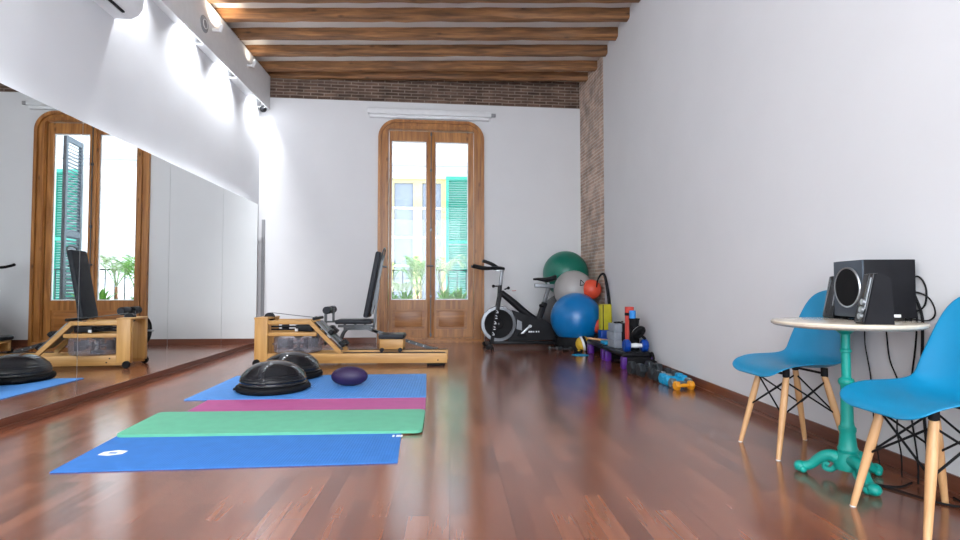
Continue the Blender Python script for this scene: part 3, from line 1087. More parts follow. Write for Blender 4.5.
mb = MB()
for k in range(9):
    a = PI * k / 8
mb.lathe([(0, 0), (0.05, 0), (0.05, 0.05), (0, 0.05)], 28, Matrix.Translation((0.10, WR / 2 + 0.025, 0.505)) @ Matrix.Rotation(R(90), 4, 'X'))
mb.obj('pulley', 'black', RT)
# tank
tk = MB().lathe([(0, 0.138), (0.235, 0.138), (0.252, 0.15), (0.255, 0.215), (0.27, 0.22), (0.27, 0.232), (0.255, 0.237), (0.252, 0.298), (0.235, 0.308), (0, 0.308)], 56, Matrix.Translation((0.42, WR / 2, 0))).obj('water_tank', 'tank', RT)
mb = MB().lathe([(0, 0.142), (0.07, 0.142), (0.055, 0.165), (0.018, 0.18), (0.018, 0.27), (0.06, 0.305), (0, 0.305)], 24, Matrix.Translation((0.42, WR / 2, 0)))
mb.obj('paddle_hub', 'metal_dark', tk)
mb = MB()
for k in range(3):
    a = R(17 + 60 * k)
    for s in (-1, 1):
        d = Vector((math.cos(a), math.sin(a), 0)) * s
        c = Vector((0.42, WR / 2, 0.225))
        mb.bar(c + d * 0.012, c + d * 0.11, 0.006, 0.02)
        mb.bar(c + d * 0.11, c + d * 0.21, 0.006, 0.095)
mb.obj('paddles', 'metal_dark', tk)
mb = MB()
for z, r_ in ((0.408, 0.010), (0.378, 0.009)):
    mb.cyl((0.14, WR / 2 - 0.05, z), (0.60, WR / 2 - 0.05, z), r_, n=12)
for a, b in ((0.24, 0.33), (0.44, 0.55)):
    mb.cyl((a + .02, WR / 2 - 0.05, 0.408), (b, WR / 2 - 0.05, 0.408), 0.024, n=16)
mb.box((0.42, 0.06, 0.36), (0.60, WR - 0.06, 0.43), bev=0.01)
mb.obj('drive_strap_assembly', 'black', RT)
MB().box((0.42, 0.045, 0.362), (0.45, 0.06, 0.39)).obj('label_plate', 'white', RT)
MB().tube([(0.12, WR / 2, 0.555), (0.35, WR / 2, 0.528), (0.615, WR / 2, 0.5)], 0.004, 6).obj('pull_cord', 'metal_dark', RT)
h = MB().cyl((0.635, WR / 2 - 0.17, 0.495), (0.635, WR / 2 + 0.17, 0.495), 0.016).obj('pull_handle', 'black', RT)
# footboard
for yy in (0.09, WR - 0.09):
    d = Vector((0.34, 0, -0.333)).normalized()
    nrm = Vector((0.333, 0, 0.34)).normalized()
    p0 = Vector((0.64, yy, 0.455)) + nrm * 0.012
    fb = MB().bar(p0, p0 + d * 0.38, 0.11, 0.012, up=nrm, bev=0.003).obj('footboard', 'silver', RT)
    MB().bar(p0 + d * 0.17 + nrm * 0.03, p0 + d * 0.22 + nrm * 0.03, 0.125, 0.05, up=nrm, bev=0.01).obj('foot_strap', 'black', fb)
    MB().bar(p0 + d * 0.33 + nrm * 0.02, p0 + d * 0.40 + nrm * 0.02, 0.10, 0.045, up=nrm, bev=0.012).obj('heel_rest', 'black', fb)
# rower seat
mb = MB().box((1.335, 0.06, 0.165), (1.595, 0.095, 0.275), bev=0.008).box((1.335, WR - 0.095, 0.165), (1.595, WR - 0.06, 0.275), bev=0.008).box((1.335, 0.06, 0.25), (1.595, WR - 0.06, 0.275), bev=0.006)
sb = mb.obj('seat_carriage', 'ash', RT)
MB().box((1.325, 0.03, 0.277), (1.605, WR - 0.03, 0.328), bev=0.02).obj('seat_cushion', 'pad', RT)
for wx in (1.365, 1.565):
    MB().cyl((wx, 0.018, 0.163), (wx, 0.058, 0.163), 0.022).obj('seat_wheel', 'black', sb)
    MB().cyl((wx, WR - 0.058, 0.163), (wx, WR - 0.018, 0.163), 0.022).obj('seat_wheel', 'black', sb)

# ------------------------------------------------------------------ weight bench
BT = thing('weight_bench', 'black padded weight bench with upright backrest behind the rowing machine', 'bench', (-1.2, 6.72, 0), 0)
MB().box((-0.205, -0.15, 0.378), (0.245, 0.15, 0.43), bev=0.02).obj('seat_pad', 'pad', BT)
d = Vector((0.155, 0, 0.82)).normalized()
nrm = Vector((-0.82, 0, 0.155)).normalized()
p0 = Vector((0.165, 0, 0.455))
MB().bar(p0, p0 + d * 0.83, 0.30, 0.065, up=nrm, bev=0.022).obj('backrest_pad', 'pad', BT)
mb = MB()
q = p0 - nrm * 0.05
mb.bar(q + d * 0.05, q + d * 0.80, 0.045, 0.03, up=nrm)
mb.tube(smoothpath([q + d * 0.74 + Vector((0, -0.09, 0)), q + d * 0.86 + Vector((0, -0.09, 0)), q + d * 0.89 + Vector((0, 0, 0)), q + d * 0.86 + Vector((0, 0.09, 0)), q + d * 0.74 + Vector((0, 0.09, 0))], 6), 0.009, 8)
mb.bar(q + d * 0.45 + Vector((0.01, -0.01, 0)), (0.245, -0.01, 0.27), 0.03, 0.03)
mb.cyl(q + d * 0.66, q + d * 0.66 + Vector((0.07, 0, -0.01)), 0.012)
mb.obj('backrest_frame', 'metal_dark', BT)
mb = MB()
mb.bar((-0.19, 0, 0.345), (0.26, 0, 0.345), 0.05, 0.03)
mb.bar((-0.12, 0, 0.31), (0.18, 0, 0.315), 0.05, 0.03)
for x_ in (-0.11, 0.02, 0.14):
    mb.box((x_ - 0.012, -0.02, 0.31), (x_ + 0.012, 0.02, 0.38))
mb.tube(smoothpath([(-0.08, 0, 0.315), (-0.13, 0, 0.25), (-0.17, 0, 0.12), (-0.195, 0, 0.03)], 6), 0.022, 10)
mb.bar((0.18, 0, 0.315), (0.30, 0, 0.265), 0.05, 0.035)
mb.bar((0.24, 0, 0.29), (1.02, 0, 0.045), 0.05, 0.035)
mb.obj('frame', 'metal_dark', BT)
MB().bar((-0.195, -0.26, 0.025), (-0.195, 0.26, 0.025), 0.045, 0.05, bev=0.008).obj('front_foot', 'metal_dark', BT)
MB().bar((1.02, -0.28, 0.025), (1.02, 0.28, 0.025), 0.045, 0.05, bev=0.008).obj('rear_foot', 'metal_dark', BT)
mb = MB()
for k in range(6):
    mb.cyl((0.42 + 0.09 * k, -0.028, 0.235 - 0.0283 * k), (0.42 + 0.09 * k, 0.028, 0.235 - 0.0283 * k), 0.009, n=10)
mb.obj('adjustment_pegs', 'steel', BT)
mb = MB()
mb.bar((-0.345, 0, 0.11), (-0.345, 0, 0.575), 0.03, 0.03)
mb.bar((-0.25, 0, 0.405), (-0.25, 0, 0.55), 0.03, 0.025)
mb.bar((-0.26, 0, 0.405), (-0.17, 0, 0.405), 0.03, 0.025)
mb.bar((-0.36, 0, 0.56), (-0.24, 0, 0.56), 0.03, 0.025)
mb.bar((-0.345, 0, 0.40), (-0.24, 0, 0.40), 0.03, 0.02)
mb.obj('leg_lever', 'metal_dark', BT)
for x_, z_ in ((-0.295, 0.548), (-0.30, 0.30)):
    mb = MB()
    for s in (-1, 1):
        mb.lathe([(0, 0.03), (0.04, 0.03), (0.047, 0.04), (0.047, 0.19), (0.04, 0.20), (0, 0.20)], 24, Matrix.Translation((x_, 0, z_)) @ Matrix.Rotation(R(90 * s), 4, 'X'))
    mb.obj('foam_roller_pad', 'pad', BT)
axm = Matrix.Translation((-0.46, 0, 0.305)) @ Matrix.Rotation(R(90), 4, 'Y')
MB().lathe([(0.016, -0.018), (0.05, -0.022), (0.06, -0.012), (0.13, -0.012), (0.14, -0.02), (0.16, -0.018), (0.163, 0), (0.16, 0.018), (0.14, 0.02), (0.13, 0.012), (0.06, 0.012), (0.05, 0.022), (0.016, 0.018)], 48, axm, True).obj('weight_plate', 'blackm', BT)
MB().cyl((-0.57, 0, 0.305), (-0.34, 0, 0.305), 0.014).obj('plate_axle', 'steel', BT)

# ------------------------------------------------------------------ spinning bike
KT = thing('spin_bike', 'black and silver indoor cycling bike beside the balcony door', 'exercise bike', (0.95, 7.28, 0), R(2))
fm = Matrix.Translation((-0.285, 0, 0.33)) @ Matrix.Rotation(R(90), 4, 'X')
fw = MB().lathe([(0.0, -0.012), (0.06, -0.02), (0.07, -0.012), (0.15, -0.012), (0.165, -0.02), (0.199, -0.02), (0.199, 0.02), (0.165, 0.02), (0.15, 0.012), (0.07, 0.012), (0.06, 0.02), (0, 0.012)], 56, fm).obj('flywheel', 'blackm', KT)
MB().cyl((-0.285, -0.045, 0.33), (-0.285, 0.045, 0.33), 0.012).obj('hub', 'metal_dark', fw)
MB().lathe([(0.198, -0.032), (0.238, -0.028), (0.244, 0), (0.238, 0.028), (0.198, 0.032)], 56, fm, True).obj('wheel_guard', 'silver', KT)
mb = MB()
for s in (-1, 1):
    mb.prism([(-0.10, 0.52), (0.02, 0.48), (0.16, 0.42), (0.32, 0.40), (0.44, 0.32), (0.50, 0.20), (0.48, 0.11), (0.20, 0.10), (-0.06, 0.10), (-0.16, 0.10), (-0.06, 0.22), (-0.035, 0.33), (-0.06, 0.43)], s * 0.05 - 0.008, s * 0.05 + 0.008, 'XZ')
cg = mb.obj('chain_guard', 'black', KT, smooth=False)
MB().prism([(-0.045, 0.26), (0.03, 0.24), (0.03, 0.36), (-0.035, 0.39)], -0.064, -0.059, 'XZ').obj('silver_panel', 'silver', cg, smooth=False)
mb = MB()
for k, ww in enumerate((0.03, 0.022, 0.012, 0.02, 0.016)):
    x_ = 0.12 + 0.034 * k
    mb.box((x_, -0.0605, 0.212), (x_ + ww, -0.058, 0.232))
mb.obj('printed_mark', 'ink_white', cg, smooth=False)
mb = MB()
for s in (-1, 1):
    mb.bar((-0.265, s * 0.055, 0.74), (-0.385, s * 0.055, 0.07), 0.022, 0.05, up=(1, 0, 0), bev=0.005)
mb.bar((-0.265, 0, 0.86), (-0.27, 0, 0.70), 0.06, 0.055, up=(1, 0, 0), bev=0.008)
mb.bar((-0.27, -0.065, 0.72), (-0.27, 0.065, 0.72), 0.05, 0.05, bev=0.006)
fk = mb.obj('fork', 'black', KT)
mb = MB()
for k in range(5):
    z_ = 0.50 - 0.075 * k
    x_ = -0.308 - 0.0134 * k
    mb.box((x_ - 0.014, -0.068, z_ - 0.022), (x_ + 0.014, -0.066, z_ - 0.012))
    mb.bar((x_ - 0.012, -0.067, z_ + 0.02), (x_ + 0.012, -0.067, z_ - 0.01 + 0.02 * (k % 2)), 0.002, 0.008)
mb.obj('printed_mark', 'ink_white', fk, smooth=False)
MB().bar((-0.26, 0, 0.84), (-0.235, 0, 1.065), 0.042, 0.045, up=(1, 0, 0), bev=0.006).obj('handlebar_post', 'silver', KT)
mb = MB()
for s in (-1, 1):
    mb.tube(smoothpath([(-0.22, s * 0.03, 1.09), (-0.30, s * 0.12, 1.095), (-0.46, s * 0.20, 1.09), (-0.58, s * 0.19, 1.11), (-0.645, s * 0.17, 1.125)], 6), 0.019, 12)
    mb.tube(smoothpath([(-0.30, s * 0.05, 1.10), (-0.38, s * 0.06, 1.15), (-0.50, s * 0.05, 1.195)], 5), 0.02, 12)
mb.bar((-0.36, 0, 1.085), (-0.20, 0, 1.085), 0.09, 0.035, bev=0.01)
mb.cyl((-0.36, -0.12, 1.10), (-0.36, 0.12, 1.10), 0.018)
mb.obj('handlebar', 'black', KT)
MB().bar((-0.33, 0, 1.06), (-0.20, 0, 1.07), 0.05, 0.02, bev=0.004).obj('handlebar_slider', 'steel', KT)
mb = MB()
for p, q in (((-0.30, -0.02, 0.845), (-0.36, -0.05, 0.845)), ((-0.2, 0, 0.80), (-0.15, -0.03, 0.82)), ((0.34, -0.03, 0.56), (0.29, -0.06, 0.58))):
    mb.cyl(p, q, 0.010)
    mb.ball(q, 0.022, n=12)
mb.obj('knob', 'blackm', KT)
mb = MB()
mb.tube(smoothpath([(-0.25, 0, 0.76), (-0.10, 0, 0.64), (0.10, 0, 0.47), (0.27, 0, 0.36)], 8), [0.04 + 0.01 * math.sin(k / 24 * PI) for k in range(25)], 14)
mb.bar((0.25, 0, 0.38), (0.55, 0, 0.07), 0.07, 0.07, up=(1, 0, 1), bev=0.01)
mb.bar((0.20, 0, 0.18), (0.36, 0, 0.62), 0.06, 0.075, up=(1, 0, 0), bev=0.01)
mb.bar((-0.40, 0, 0.075), (0.57, 0, 0.065), 0.055, 0.04, bev=0.006)
mb.obj('frame', 'black', KT)
MB().bar((0.34, 0, 0.58), (0.425, 0, 0.84), 0.042, 0.05, up=(1, 0, 0), bev=0.006).obj('seat_post', 'metal_dark', KT)
MB().bar((0.22, 0, 0.855), (0.50, 0, 0.845), 0.055, 0.055, bev=0.006).obj('seat_slider', 'silver', KT)
MB().cyl((0.42, 0, 0.86), (0.40, 0, 0.93), 0.016).obj('saddle_clamp', 'steel', KT)
mb = MB()
sp = [(0.20, 0.02, 0.945), (0.26, 0.03, 0.95), (0.33, 0.045, 0.945), (0.40, 0.075, 0.945), (0.46, 0.10, 0.96), (0.50, 0.095, 0.975), (0.52, 0.06, 0.975)]
rings = []
for x_, hw, z_ in sp:
    kz = 0.35 + 0.65 * min(1, (x_ - 0.20) / 0.22)
    rings.append([mb.bm.verts.new((x_, hw * math.cos(a), z_ + kz * (0.026 if math.sin(a) > 0 else 0.05) * math.sin(a))) for a in [2 * PI * k / 16 for k in range(16)]])
for A, B in zip(rings, rings[1:]):
    for k in range(16):
        mb.bm.faces.new((A[k], A[(k + 1) % 16], B[(k + 1) % 16], B[k]))
mb.bm.faces.new(rings[0][::-1])
mb.bm.faces.new(rings[-1])
mb.obj('saddle', 'black', KT, sharp=80)
MB().bar((-0.42, -0.25, 0.05), (-0.42, 0.25, 0.05), 0.06, 0.04, bev=0.01).obj('front_stabiliser', 'black', KT)
for s in (-1, 1):
    MB().cyl((-0.455, s * 0.22 - 0.015, 0.035), (-0.455, s * 0.22 + 0.015, 0.035), 0.033).obj('transport_wheel', 'blackm', KT)
    MB().cyl((-0.40, s * 0.24, 0.0), (-0.40, s * 0.24, 0.04), 0.022).obj('foot_pad', 'blackm', KT)
    MB().cyl((0.57, s * 0.24, 0.0), (0.57, s * 0.24, 0.04), 0.022).obj('foot_pad', 'blackm', KT)
MB().bar((0.57, -0.27, 0.05), (0.57, 0.27, 0.05), 0.06, 0.04, bev=0.01).obj('rear_stabiliser', 'black', KT)
mb = MB()
mb.cyl((0.14, -0.10, 0.30), (0.14, 0.10, 0.30), 0.02)
mb.bar((0.14, -0.085, 0.30), (0.02, -0.085, 0.19), 0.015, 0.03, bev=0.003)
mb.bar((0.14, 0.085, 0.30), (0.26, 0.085, 0.41), 0.015, 0.03, bev=0.003)
cr = mb.obj('crank', 'steel', KT)
MB().box((-0.03, -0.18, 0.175), (0.07, -0.09, 0.20), bev=0.006).obj('pedal', 'blackm', cr)
MB().box((0.21, 0.09, 0.40), (0.31, 0.18, 0.425), bev=0.006).obj('pedal', 'blackm', cr)


# ------------------------------------------------------------------ balls
def ball(name, label, c, r, mat, cat='ball', group=None):
    mb = MB().ball((0, 0, 0), r, n=56)
    o = mb.obj(name, mat, sharp=180)
    o.location = c
    o.rotation_euler = (0.4, 0.3, 0)
    return tag(o, label, cat, group)


g = 'exercise balls stacked in the corner'
ball('exercise_ball', 'large glossy blue exercise ball, lowest and frontmost', (1.690, 7.05, 0.416), 0.340, 'ball_blue', group=g)
o = tag(MB().lathe([(0.20, 0), (0.25, 0), (0.262, 0.06), (0.258, 0.12), (0.245, 0.175), (0.225, 0.16), (0.20, 0.10)], 48, None, True).obj('ball_stand', 'blackm'), 'black ring stand under the large blue ball', 'ball stand')
o.location = (1.690, 7.05, 0)
b2 = ball('exercise_ball', 'light grey exercise ball with a black triangle, above the blue ball', (1.735, 7.38, 0.79), 0.276, 'ball_grey', group=g)
ball('exercise_ball', 'dark green exercise ball on top of the stack', (1.716, 7.80, 1.035), 0.335, 'ball_green', group=g)
ball('exercise_ball', 'dark grey exercise ball on the floor behind the bike seat', (1.69, 7.74, 0.372), 0.370, 'ball_dark', group=g)
bpy.context.view_layer.update()
# triangle mark on the grey ball
cc = Vector((1.735, 7.38, 0.79))
dirc = Vector((0.06, -0.25, 0.095)).normalized()
u = dirc.cross(Vector((0, 0, 1))).normalized() * -1
v = u.cross(dirc) * -1
if v.z < 0:
    v = -v
tri = [(-0.035, -0.035), (0.045, -0.02), (-0.01, 0.05)]
mb = MB()
for i in range(3):
    a, b = tri[i], tri[(i + 1) % 3]
    pts = []
    for k in range(5):
        t = k / 4
        p = cc + dirc * 0.276 + u * (a[0] * (1 - t) + b[0] * t) + v * (a[1] * (1 - t) + b[1] * t)
        pts.append(cc + (p - cc).normalized() * 0.277)
    mb.tube(pts, 0.006, 6)
o = mb.obj('triangle_mark', 'blackm', b2)
o.matrix_parent_inverse = b2.matrix_world.inverted()
ball('small_ball', 'small orange-red ball against the brick corner beside the light grey ball', (1.935, 7.18, 0.80), 0.138, 'ball_orange', group='orange-red balls')
ball('small_ball', 'small orange-red ball low behind the yellow foam box', (1.945, 6.86, 0.328), 0.105, 'ball_orange', group='orange-red balls')
t = thing('medicine_ball', 'yellow ball with white and black bands in front of the large blue ball', 'ball', (1.72, 6.80, 0.1))
MB().ball((0, 0, 0), 0.098, n=32).obj('shell', 'yellow2', t, sharp=180)
MB().lathe([(0.0965, -0.028), (0.1005, -0.012), (0.1005, 0.0), (0.0965, 0.0)], 40, Matrix.Rotation(R(75), 4, 'Y') , True).obj('white_band', 'white', t)
MB().lathe([(0.0985, 0.001), (0.1015, 0.002), (0.097, 0.035), (0.094, 0.034)], 40, Matrix.Rotation(R(75), 4, 'Y'), True).obj('black_band', 'black', t)

# black flexible hose bent in an arch
pts = smoothpath([(1.965, 7.02, 0.83), (1.975, 6.99, 0.93), (2.01, 6.95, 1.0), (2.045, 6.92, 0.985), (2.062, 6.85, 0.80), (2.068, 6.78, 0.55), (2.068, 6.72, 0.20), (2.066, 6.70, 0.02)], 8)
tag(MB().tube(pts, [0.008 + 0.013 * min(1, k / 30) for k in range(len(pts))], 12).obj('flexible_bar', 'black'), 'thick black flexible bar bent in an arch against the right wall', 'exercise bar')


# ------------------------------------------------------------------ step platforms and what is on them
def step(y0, y1, label):
    x0, x1 = 1.725, 2.045
    t = thing('step_platform', label, 'step platform', ((x0 + x1) / 2, (y0 + y1) / 2, 0), 0, 'aerobic step platforms')
    hx, hy = (x1 - x0) / 2, (y1 - y0) / 2
    tp = MB().box((-hx, -hy, 0.125), (hx, hy, 0.168), bev=0.014).obj('step_top', 'black', t)
    mb = MB()
    for k in range(6):
        mb.box((-hx + 0.03 + k * 0.045, -hy + 0.03, 0.167), (-hx + 0.05 + k * 0.045, hy - 0.03, 0.1705))
    mb.obj('grip_ribs', 'metal_dark', tp)
    for sy in (-1, 1):
        for s in (-1, 1):
            MB().box((s * (hx - 0.04) - 0.036, sy * (hy - 0.045) - 0.04, 0.0), (s * (hx - 0.04) + 0.036, sy * (hy - 0.045) + 0.04, 0.126), bev=0.012).obj('riser', 'purple', t)
        MB().box((-hx + 0.05, sy * (hy - 0.012) - 0.012, 0.02), (hx - 0.02, sy * (hy - 0.012) + 0.012, 0.124), bev=0.006).obj('end_panel', 'blackm', t)
    return t


step(5.25, 5.93, 'black-topped purple step platform nearer the camera, loaded with weights')
step(5.96, 6.64, 'black-topped purple step platform farther away, beside the yellow ball')
ZS = 0.171

t = thing('foam_or_shade_block', 'yellow foam box with a black stripe standing behind the grey blocks', 'foam block', (1.925, 6.50, ZS + 0.132), R(8))
MB().box((-0.065, -0.05, 0.0), (0.065, 0.05, 0.315), bev=0.006).obj('body', 'yellow', t)
MB().box((-0.056, -0.052, 0.002), (-0.042, -0.049, 0.313)).obj('stripe', 'blackm', t)

o = tag(MB().box((-0.085, -0.07, 0), (0.075, 0.08, 0.13), bev=0.015).obj('storage_box', 'royal'), 'dark blue box under the yellow foam box on the farther step', 'box')
o.location = (1.935, 6.50, ZS)
o = tag(MB().lathe([(0, 0), (0.055, 0), (0.06, 0.02), (0.06, 0.205), (0.066, 0.21), (0.066, 0.226), (0.05, 0.226), (0.05, 0.03), (0, 0.03)], 32).obj('storage_tub', 'blackm'), 'black tub on the floor holding the low orange-red ball', 'tub')
o.location = (1.945, 6.86, 0)
o = tag(MB().box((-0.045, -0.105, 0), (0.045, 0.095, 0.258), bev=0.006).obj('foam_or_shade_block', 'blackm'), 'black box added as the shaded right side of the grey blocks', 'foam block')
o.location = (1.912, 5.76, ZS)  # dark box added, its black standing in for shade on the grey blocks
g = 'grey yoga blocks'
for i, (a, b, dx, rz, lab) in enumerate(((0.0, 0.085, 0.0, 6, 'grey yoga block at the bottom of the small stack'), (0.086, 0.172, -0.008, 8, 'grey yoga block in the middle of the small stack'), (0.173, 0.262, 0.004, 4, 'grey yoga block on top of the small stack'))):
    o = tag(MB().box((-0.042, -0.10, 0), (0.042, 0.10, b - a), bev=0.006).obj('yoga_block', 'block'), lab, 'yoga block', g)
    o.location = (1.812 + dx, 5.76, ZS + a)
    o.rotation_euler = (0, 0, R(rz))
t = thing('small_clamp', 'small black clamp lying on the grey yoga blocks', 'clamp', (1.84, 5.74, ZS + 0.263), R(20))
MB().box((-0.045, -0.015, 0), (0.03, 0.02, 0.018), bev=0.004).obj('body', 'blackm', t)
MB().cyl((0.04, -0.01, 0.012), (0.075, 0.01, 0.012), 0.008).obj('screw', 'blackm', t)

t = thing('foam_roller', 'tall red foam roller standing upright by the wall', 'foam roller', (1.915, 5.58, ZS))
MB().lathe([(0.022, 0), (0.044, 0), (0.047, 0.004), (0.047, 0.444), (0.044, 0.448), (0.022, 0.448)], 36, None, True).obj('roller', 'red', t)
MB().lathe([(0.0472, 0.355), (0.049, 0.355), (0.049, 0.385), (0.0472, 0.385)], 36, None, True).obj('strap', 'blackm', t)
t = thing('storage_tub', 'black tub of bands in front of the red foam roller', 'tub', (1.925, 5.46, ZS))
MB().lathe([(0, 0), (0.045, 0), (0.05, 0.01), (0.05, 0.315), (0.056, 0.318), (0.056, 0.33), (0.045, 0.33), (0.044, 0.02), (0, 0.02)], 36).obj('tub', 'blackm', t)
o = tag(MB().lathe([(0.012, 0), (0.03, 0), (0.033, 0.003), (0.033, 0.078), (0.03, 0.081), (0.012, 0.081)], 32, None, True).obj('small_roller', 'foamblue'), 'small bright blue foam roller sticking out of the black tub', 'foam roller')
o.location = (1.905, 5.455, ZS + 0.332)

# ab wheel
t = thing('ab_wheel', 'black ab wheel with pale rings leaning above the blue dumbbell', 'ab wheel', (1.935, 5.36, ZS + 0.19), 0)
t.rotation_euler = (R(10), R(35), R(-60))
MB().lathe([(0.02, -0.025), (0.06, -0.025), (0.075, -0.018), (0.082, 0), (0.075, 0.018), (0.06, 0.025), (0.02, 0.025)], 40, Matrix.Rotation(R(90), 4, 'Y'), True).obj('wheel', 'blackm', t)
MB().lathe([(0.058, 0.024), (0.066, 0.024), (0.066, 0.028), (0.058, 0.028)], 40, Matrix.Rotation(R(-90), 4, 'Y'), True).obj('ring', 'steel', t)
MB().lathe([(0.018, 0.024), (0.026, 0.024), (0.026, 0.03), (0.018, 0.03)], 40, Matrix.Rotation(R(-90), 4, 'Y'), True).obj('ring', 'steel', t)
MB().cyl((-0.10, 0, 0), (0.10, 0, 0), 0.014).obj('axle', 'blackm', t)


def dumbbell(loc, rz, L_, r, mat, label, style='hex', bar=None, rx=0.0):
    t = thing('dumbbell', label, 'dumbbell', (loc[0], loc[1], loc[2] + r * (0.9 if style == 'hex' else 1.0)), R(rz), 'dumbbells in the row by the right wall' if loc[2] < 0.05 else None)
    n = 6 if style == 'hex' else 28
    hw = L_ * 0.25
    for s in (-1, 1):
        c = s * (L_ / 2 - hw / 2)
        m_ = Matrix.Translation((c, 0, 0)) @ Matrix.Rotation(R(90), 4, 'Y') @ Matrix.Rotation(R(30 if style == 'hex' else 0), 4, 'Z')
        pr = [(0, -hw / 2), (r * .8, -hw / 2), (r, -hw * .3), (r, hw * .3), (r * .8, hw / 2), (0, hw / 2)]
        MB().lathe(pr, n, m_).obj('weight_head', mat, t, sharp=30)
    MB().tube([(-L_ / 2 + hw * .8, 0, 0), (-L_ * .12, 0, 0), (0, 0, 0), (L_ * .12, 0, 0), (L_ / 2 - hw * .8, 0, 0)], [r * .34, r * .36, r * .42, r * .36, r * .34], 16).obj('grip', bar or mat, t)
    return t


dumbbell((1.885, 5.315, ZS), 0, 0.245, 0.064, 'royal', 'shiny royal blue dumbbell with a pale bar on the nearer step platform', 'round', 'white')
# row on the floor
dumbbell((1.82, 5.00, 0), 8, 0.24, 0.068, 'dumb', 'dark hexagonal dumbbell next to the purple step, first of the row', 'hex')
dumbbell((1.845, 4.84, 0), 8, 0.23, 0.068, 'dumb', 'dark hexagonal dumbbell second in the row from the purple step', 'hex')
dumbbell((1.885, 4.70, 0), 5, 0.20, 0.056, 'dumb', 'charcoal dumbbell in mid row behind the light blue ones', 'hex', 'steel')
dumbbell((1.895, 4.585, 0), 5, 0.20, 0.054, 'dumb', 'charcoal dumbbell next to the light blue ones, on their far side', 'hex', 'steel')
dumbbell((1.90, 4.485, 0), 6, 0.20, 0.050, 'sky', 'light blue dumbbell farther of the light blue pair', 'hex')
dumbbell((1.90, 4.40, 0), 4, 0.19, 0.048, 'sky', 'light blue dumbbell nearer of the light blue pair', 'hex')
dumbbell((1.90, 4.30, 0), 8, 0.19, 0.043, 'grey_v', 'slate grey dumbbell just behind the amber one', 'hex')
dumbbell((1.885, 4.205, 0), 10, 0.17, 0.038, 'orange', 'amber yellow dumbbell at the near end of the row', 'hex')

# kettlebells by the wall
for x_, y_, r_, lab in ((1.985, 5.14, 0.062, 'small black kettlebell against the wall by the purple step'), (2.0, 4.99 + 0.015, 0.045, 'smallest black kettlebell against the wall behind the dark dumbbells')):
    if r_ < 0.05:
        continue
    t = thing('kettlebell', lab, 'kettlebell', (x_, y_, 0))
    MB().lathe([(0, 0.0), (r_ * .7, 0.0), (r_ * .95, r_ * .5), (r_, r_), (r_ * .8, r_ * 1.6), (0, r_ * 1.95)], 28).obj('bell', 'blackm', t, sharp=60)
    MB().tube(smoothpath([(0, -r_ * .6, r_ * 1.5), (0, -r_ * .75, r_ * 2.2), (0, 0, r_ * 2.9), (0, r_ * .75, r_ * 2.2), (0, r_ * .6, r_ * 1.5)], 6), 0.013, 10).obj('handle', 'blackm', t)

# stick and blue pad on the farther step
tag(MB().cyl((1.725, 6.56, ZS + 0.022), (1.98, 6.14, ZS + 0.016), 0.014).obj('wooden_stick', 'beech'), 'short pale wooden stick lying on the farther step platform', 'stick')
t = tag(MB().box((-0.07, -0.10, 0), (0.07, 0.10, 0.04), bev=0.012).obj('folded_band', 'sky'), 'folded blue band on the farther step platform by the grey blocks', 'exercise band')
t.location = (1.83, 6.05, ZS)
# things on the floor in front of the big ball
t = tag(MB().lathe([(0, 0), (0.10, 0), (0.105, 0.003), (0.10, 0.006), (0, 0.007)], 40).obj('floor_disc', 'sky'), 'flat teal disc on the floor beside the farther step', 'disc')
t.location = (1.585, 6.42, 0)
t.scale = (1, 1, 1)
t = thing('resistance_band', 'tangled black resistance band on the floor below the yellow ball', 'exercise band', (1.61, 6.60, 0))
for k in range(3):
    a0 = k * 1.1
    ps = [(0.045 * math.cos(a0 + q) * (1 + .3 * math.sin(2 * q + k)), 0.055 * math.sin(a0 + q), 0.012 + 0.012 * k + 0.008 * math.sin(q * 2)) for q in [2 * PI * j / 20 for j in range(20)]]
    MB().tube(ps, 0.0075, 8, closed=True).obj('loop', 'blackm', t)
MB().ball((0.0, -0.02, 0.03), 0.018, n=12).obj('knot', 'yellow2', t)
dumbbell((1.50, 6.83, 0.0), -25, 0.16, 0.032, 'dumb', 'small slate dumbbell on the floor in front of the large blue ball', 'hex')['group'] = 'small dumbbells by the blue ball'
dumbbell((1.375, 6.98, 0.0), -40, 0.15, 0.026, 'metal_dark', 'small grey metal dumbbell on the floor beneath the rear of the bike', 'round')['group'] = 'small dumbbells by the blue ball'


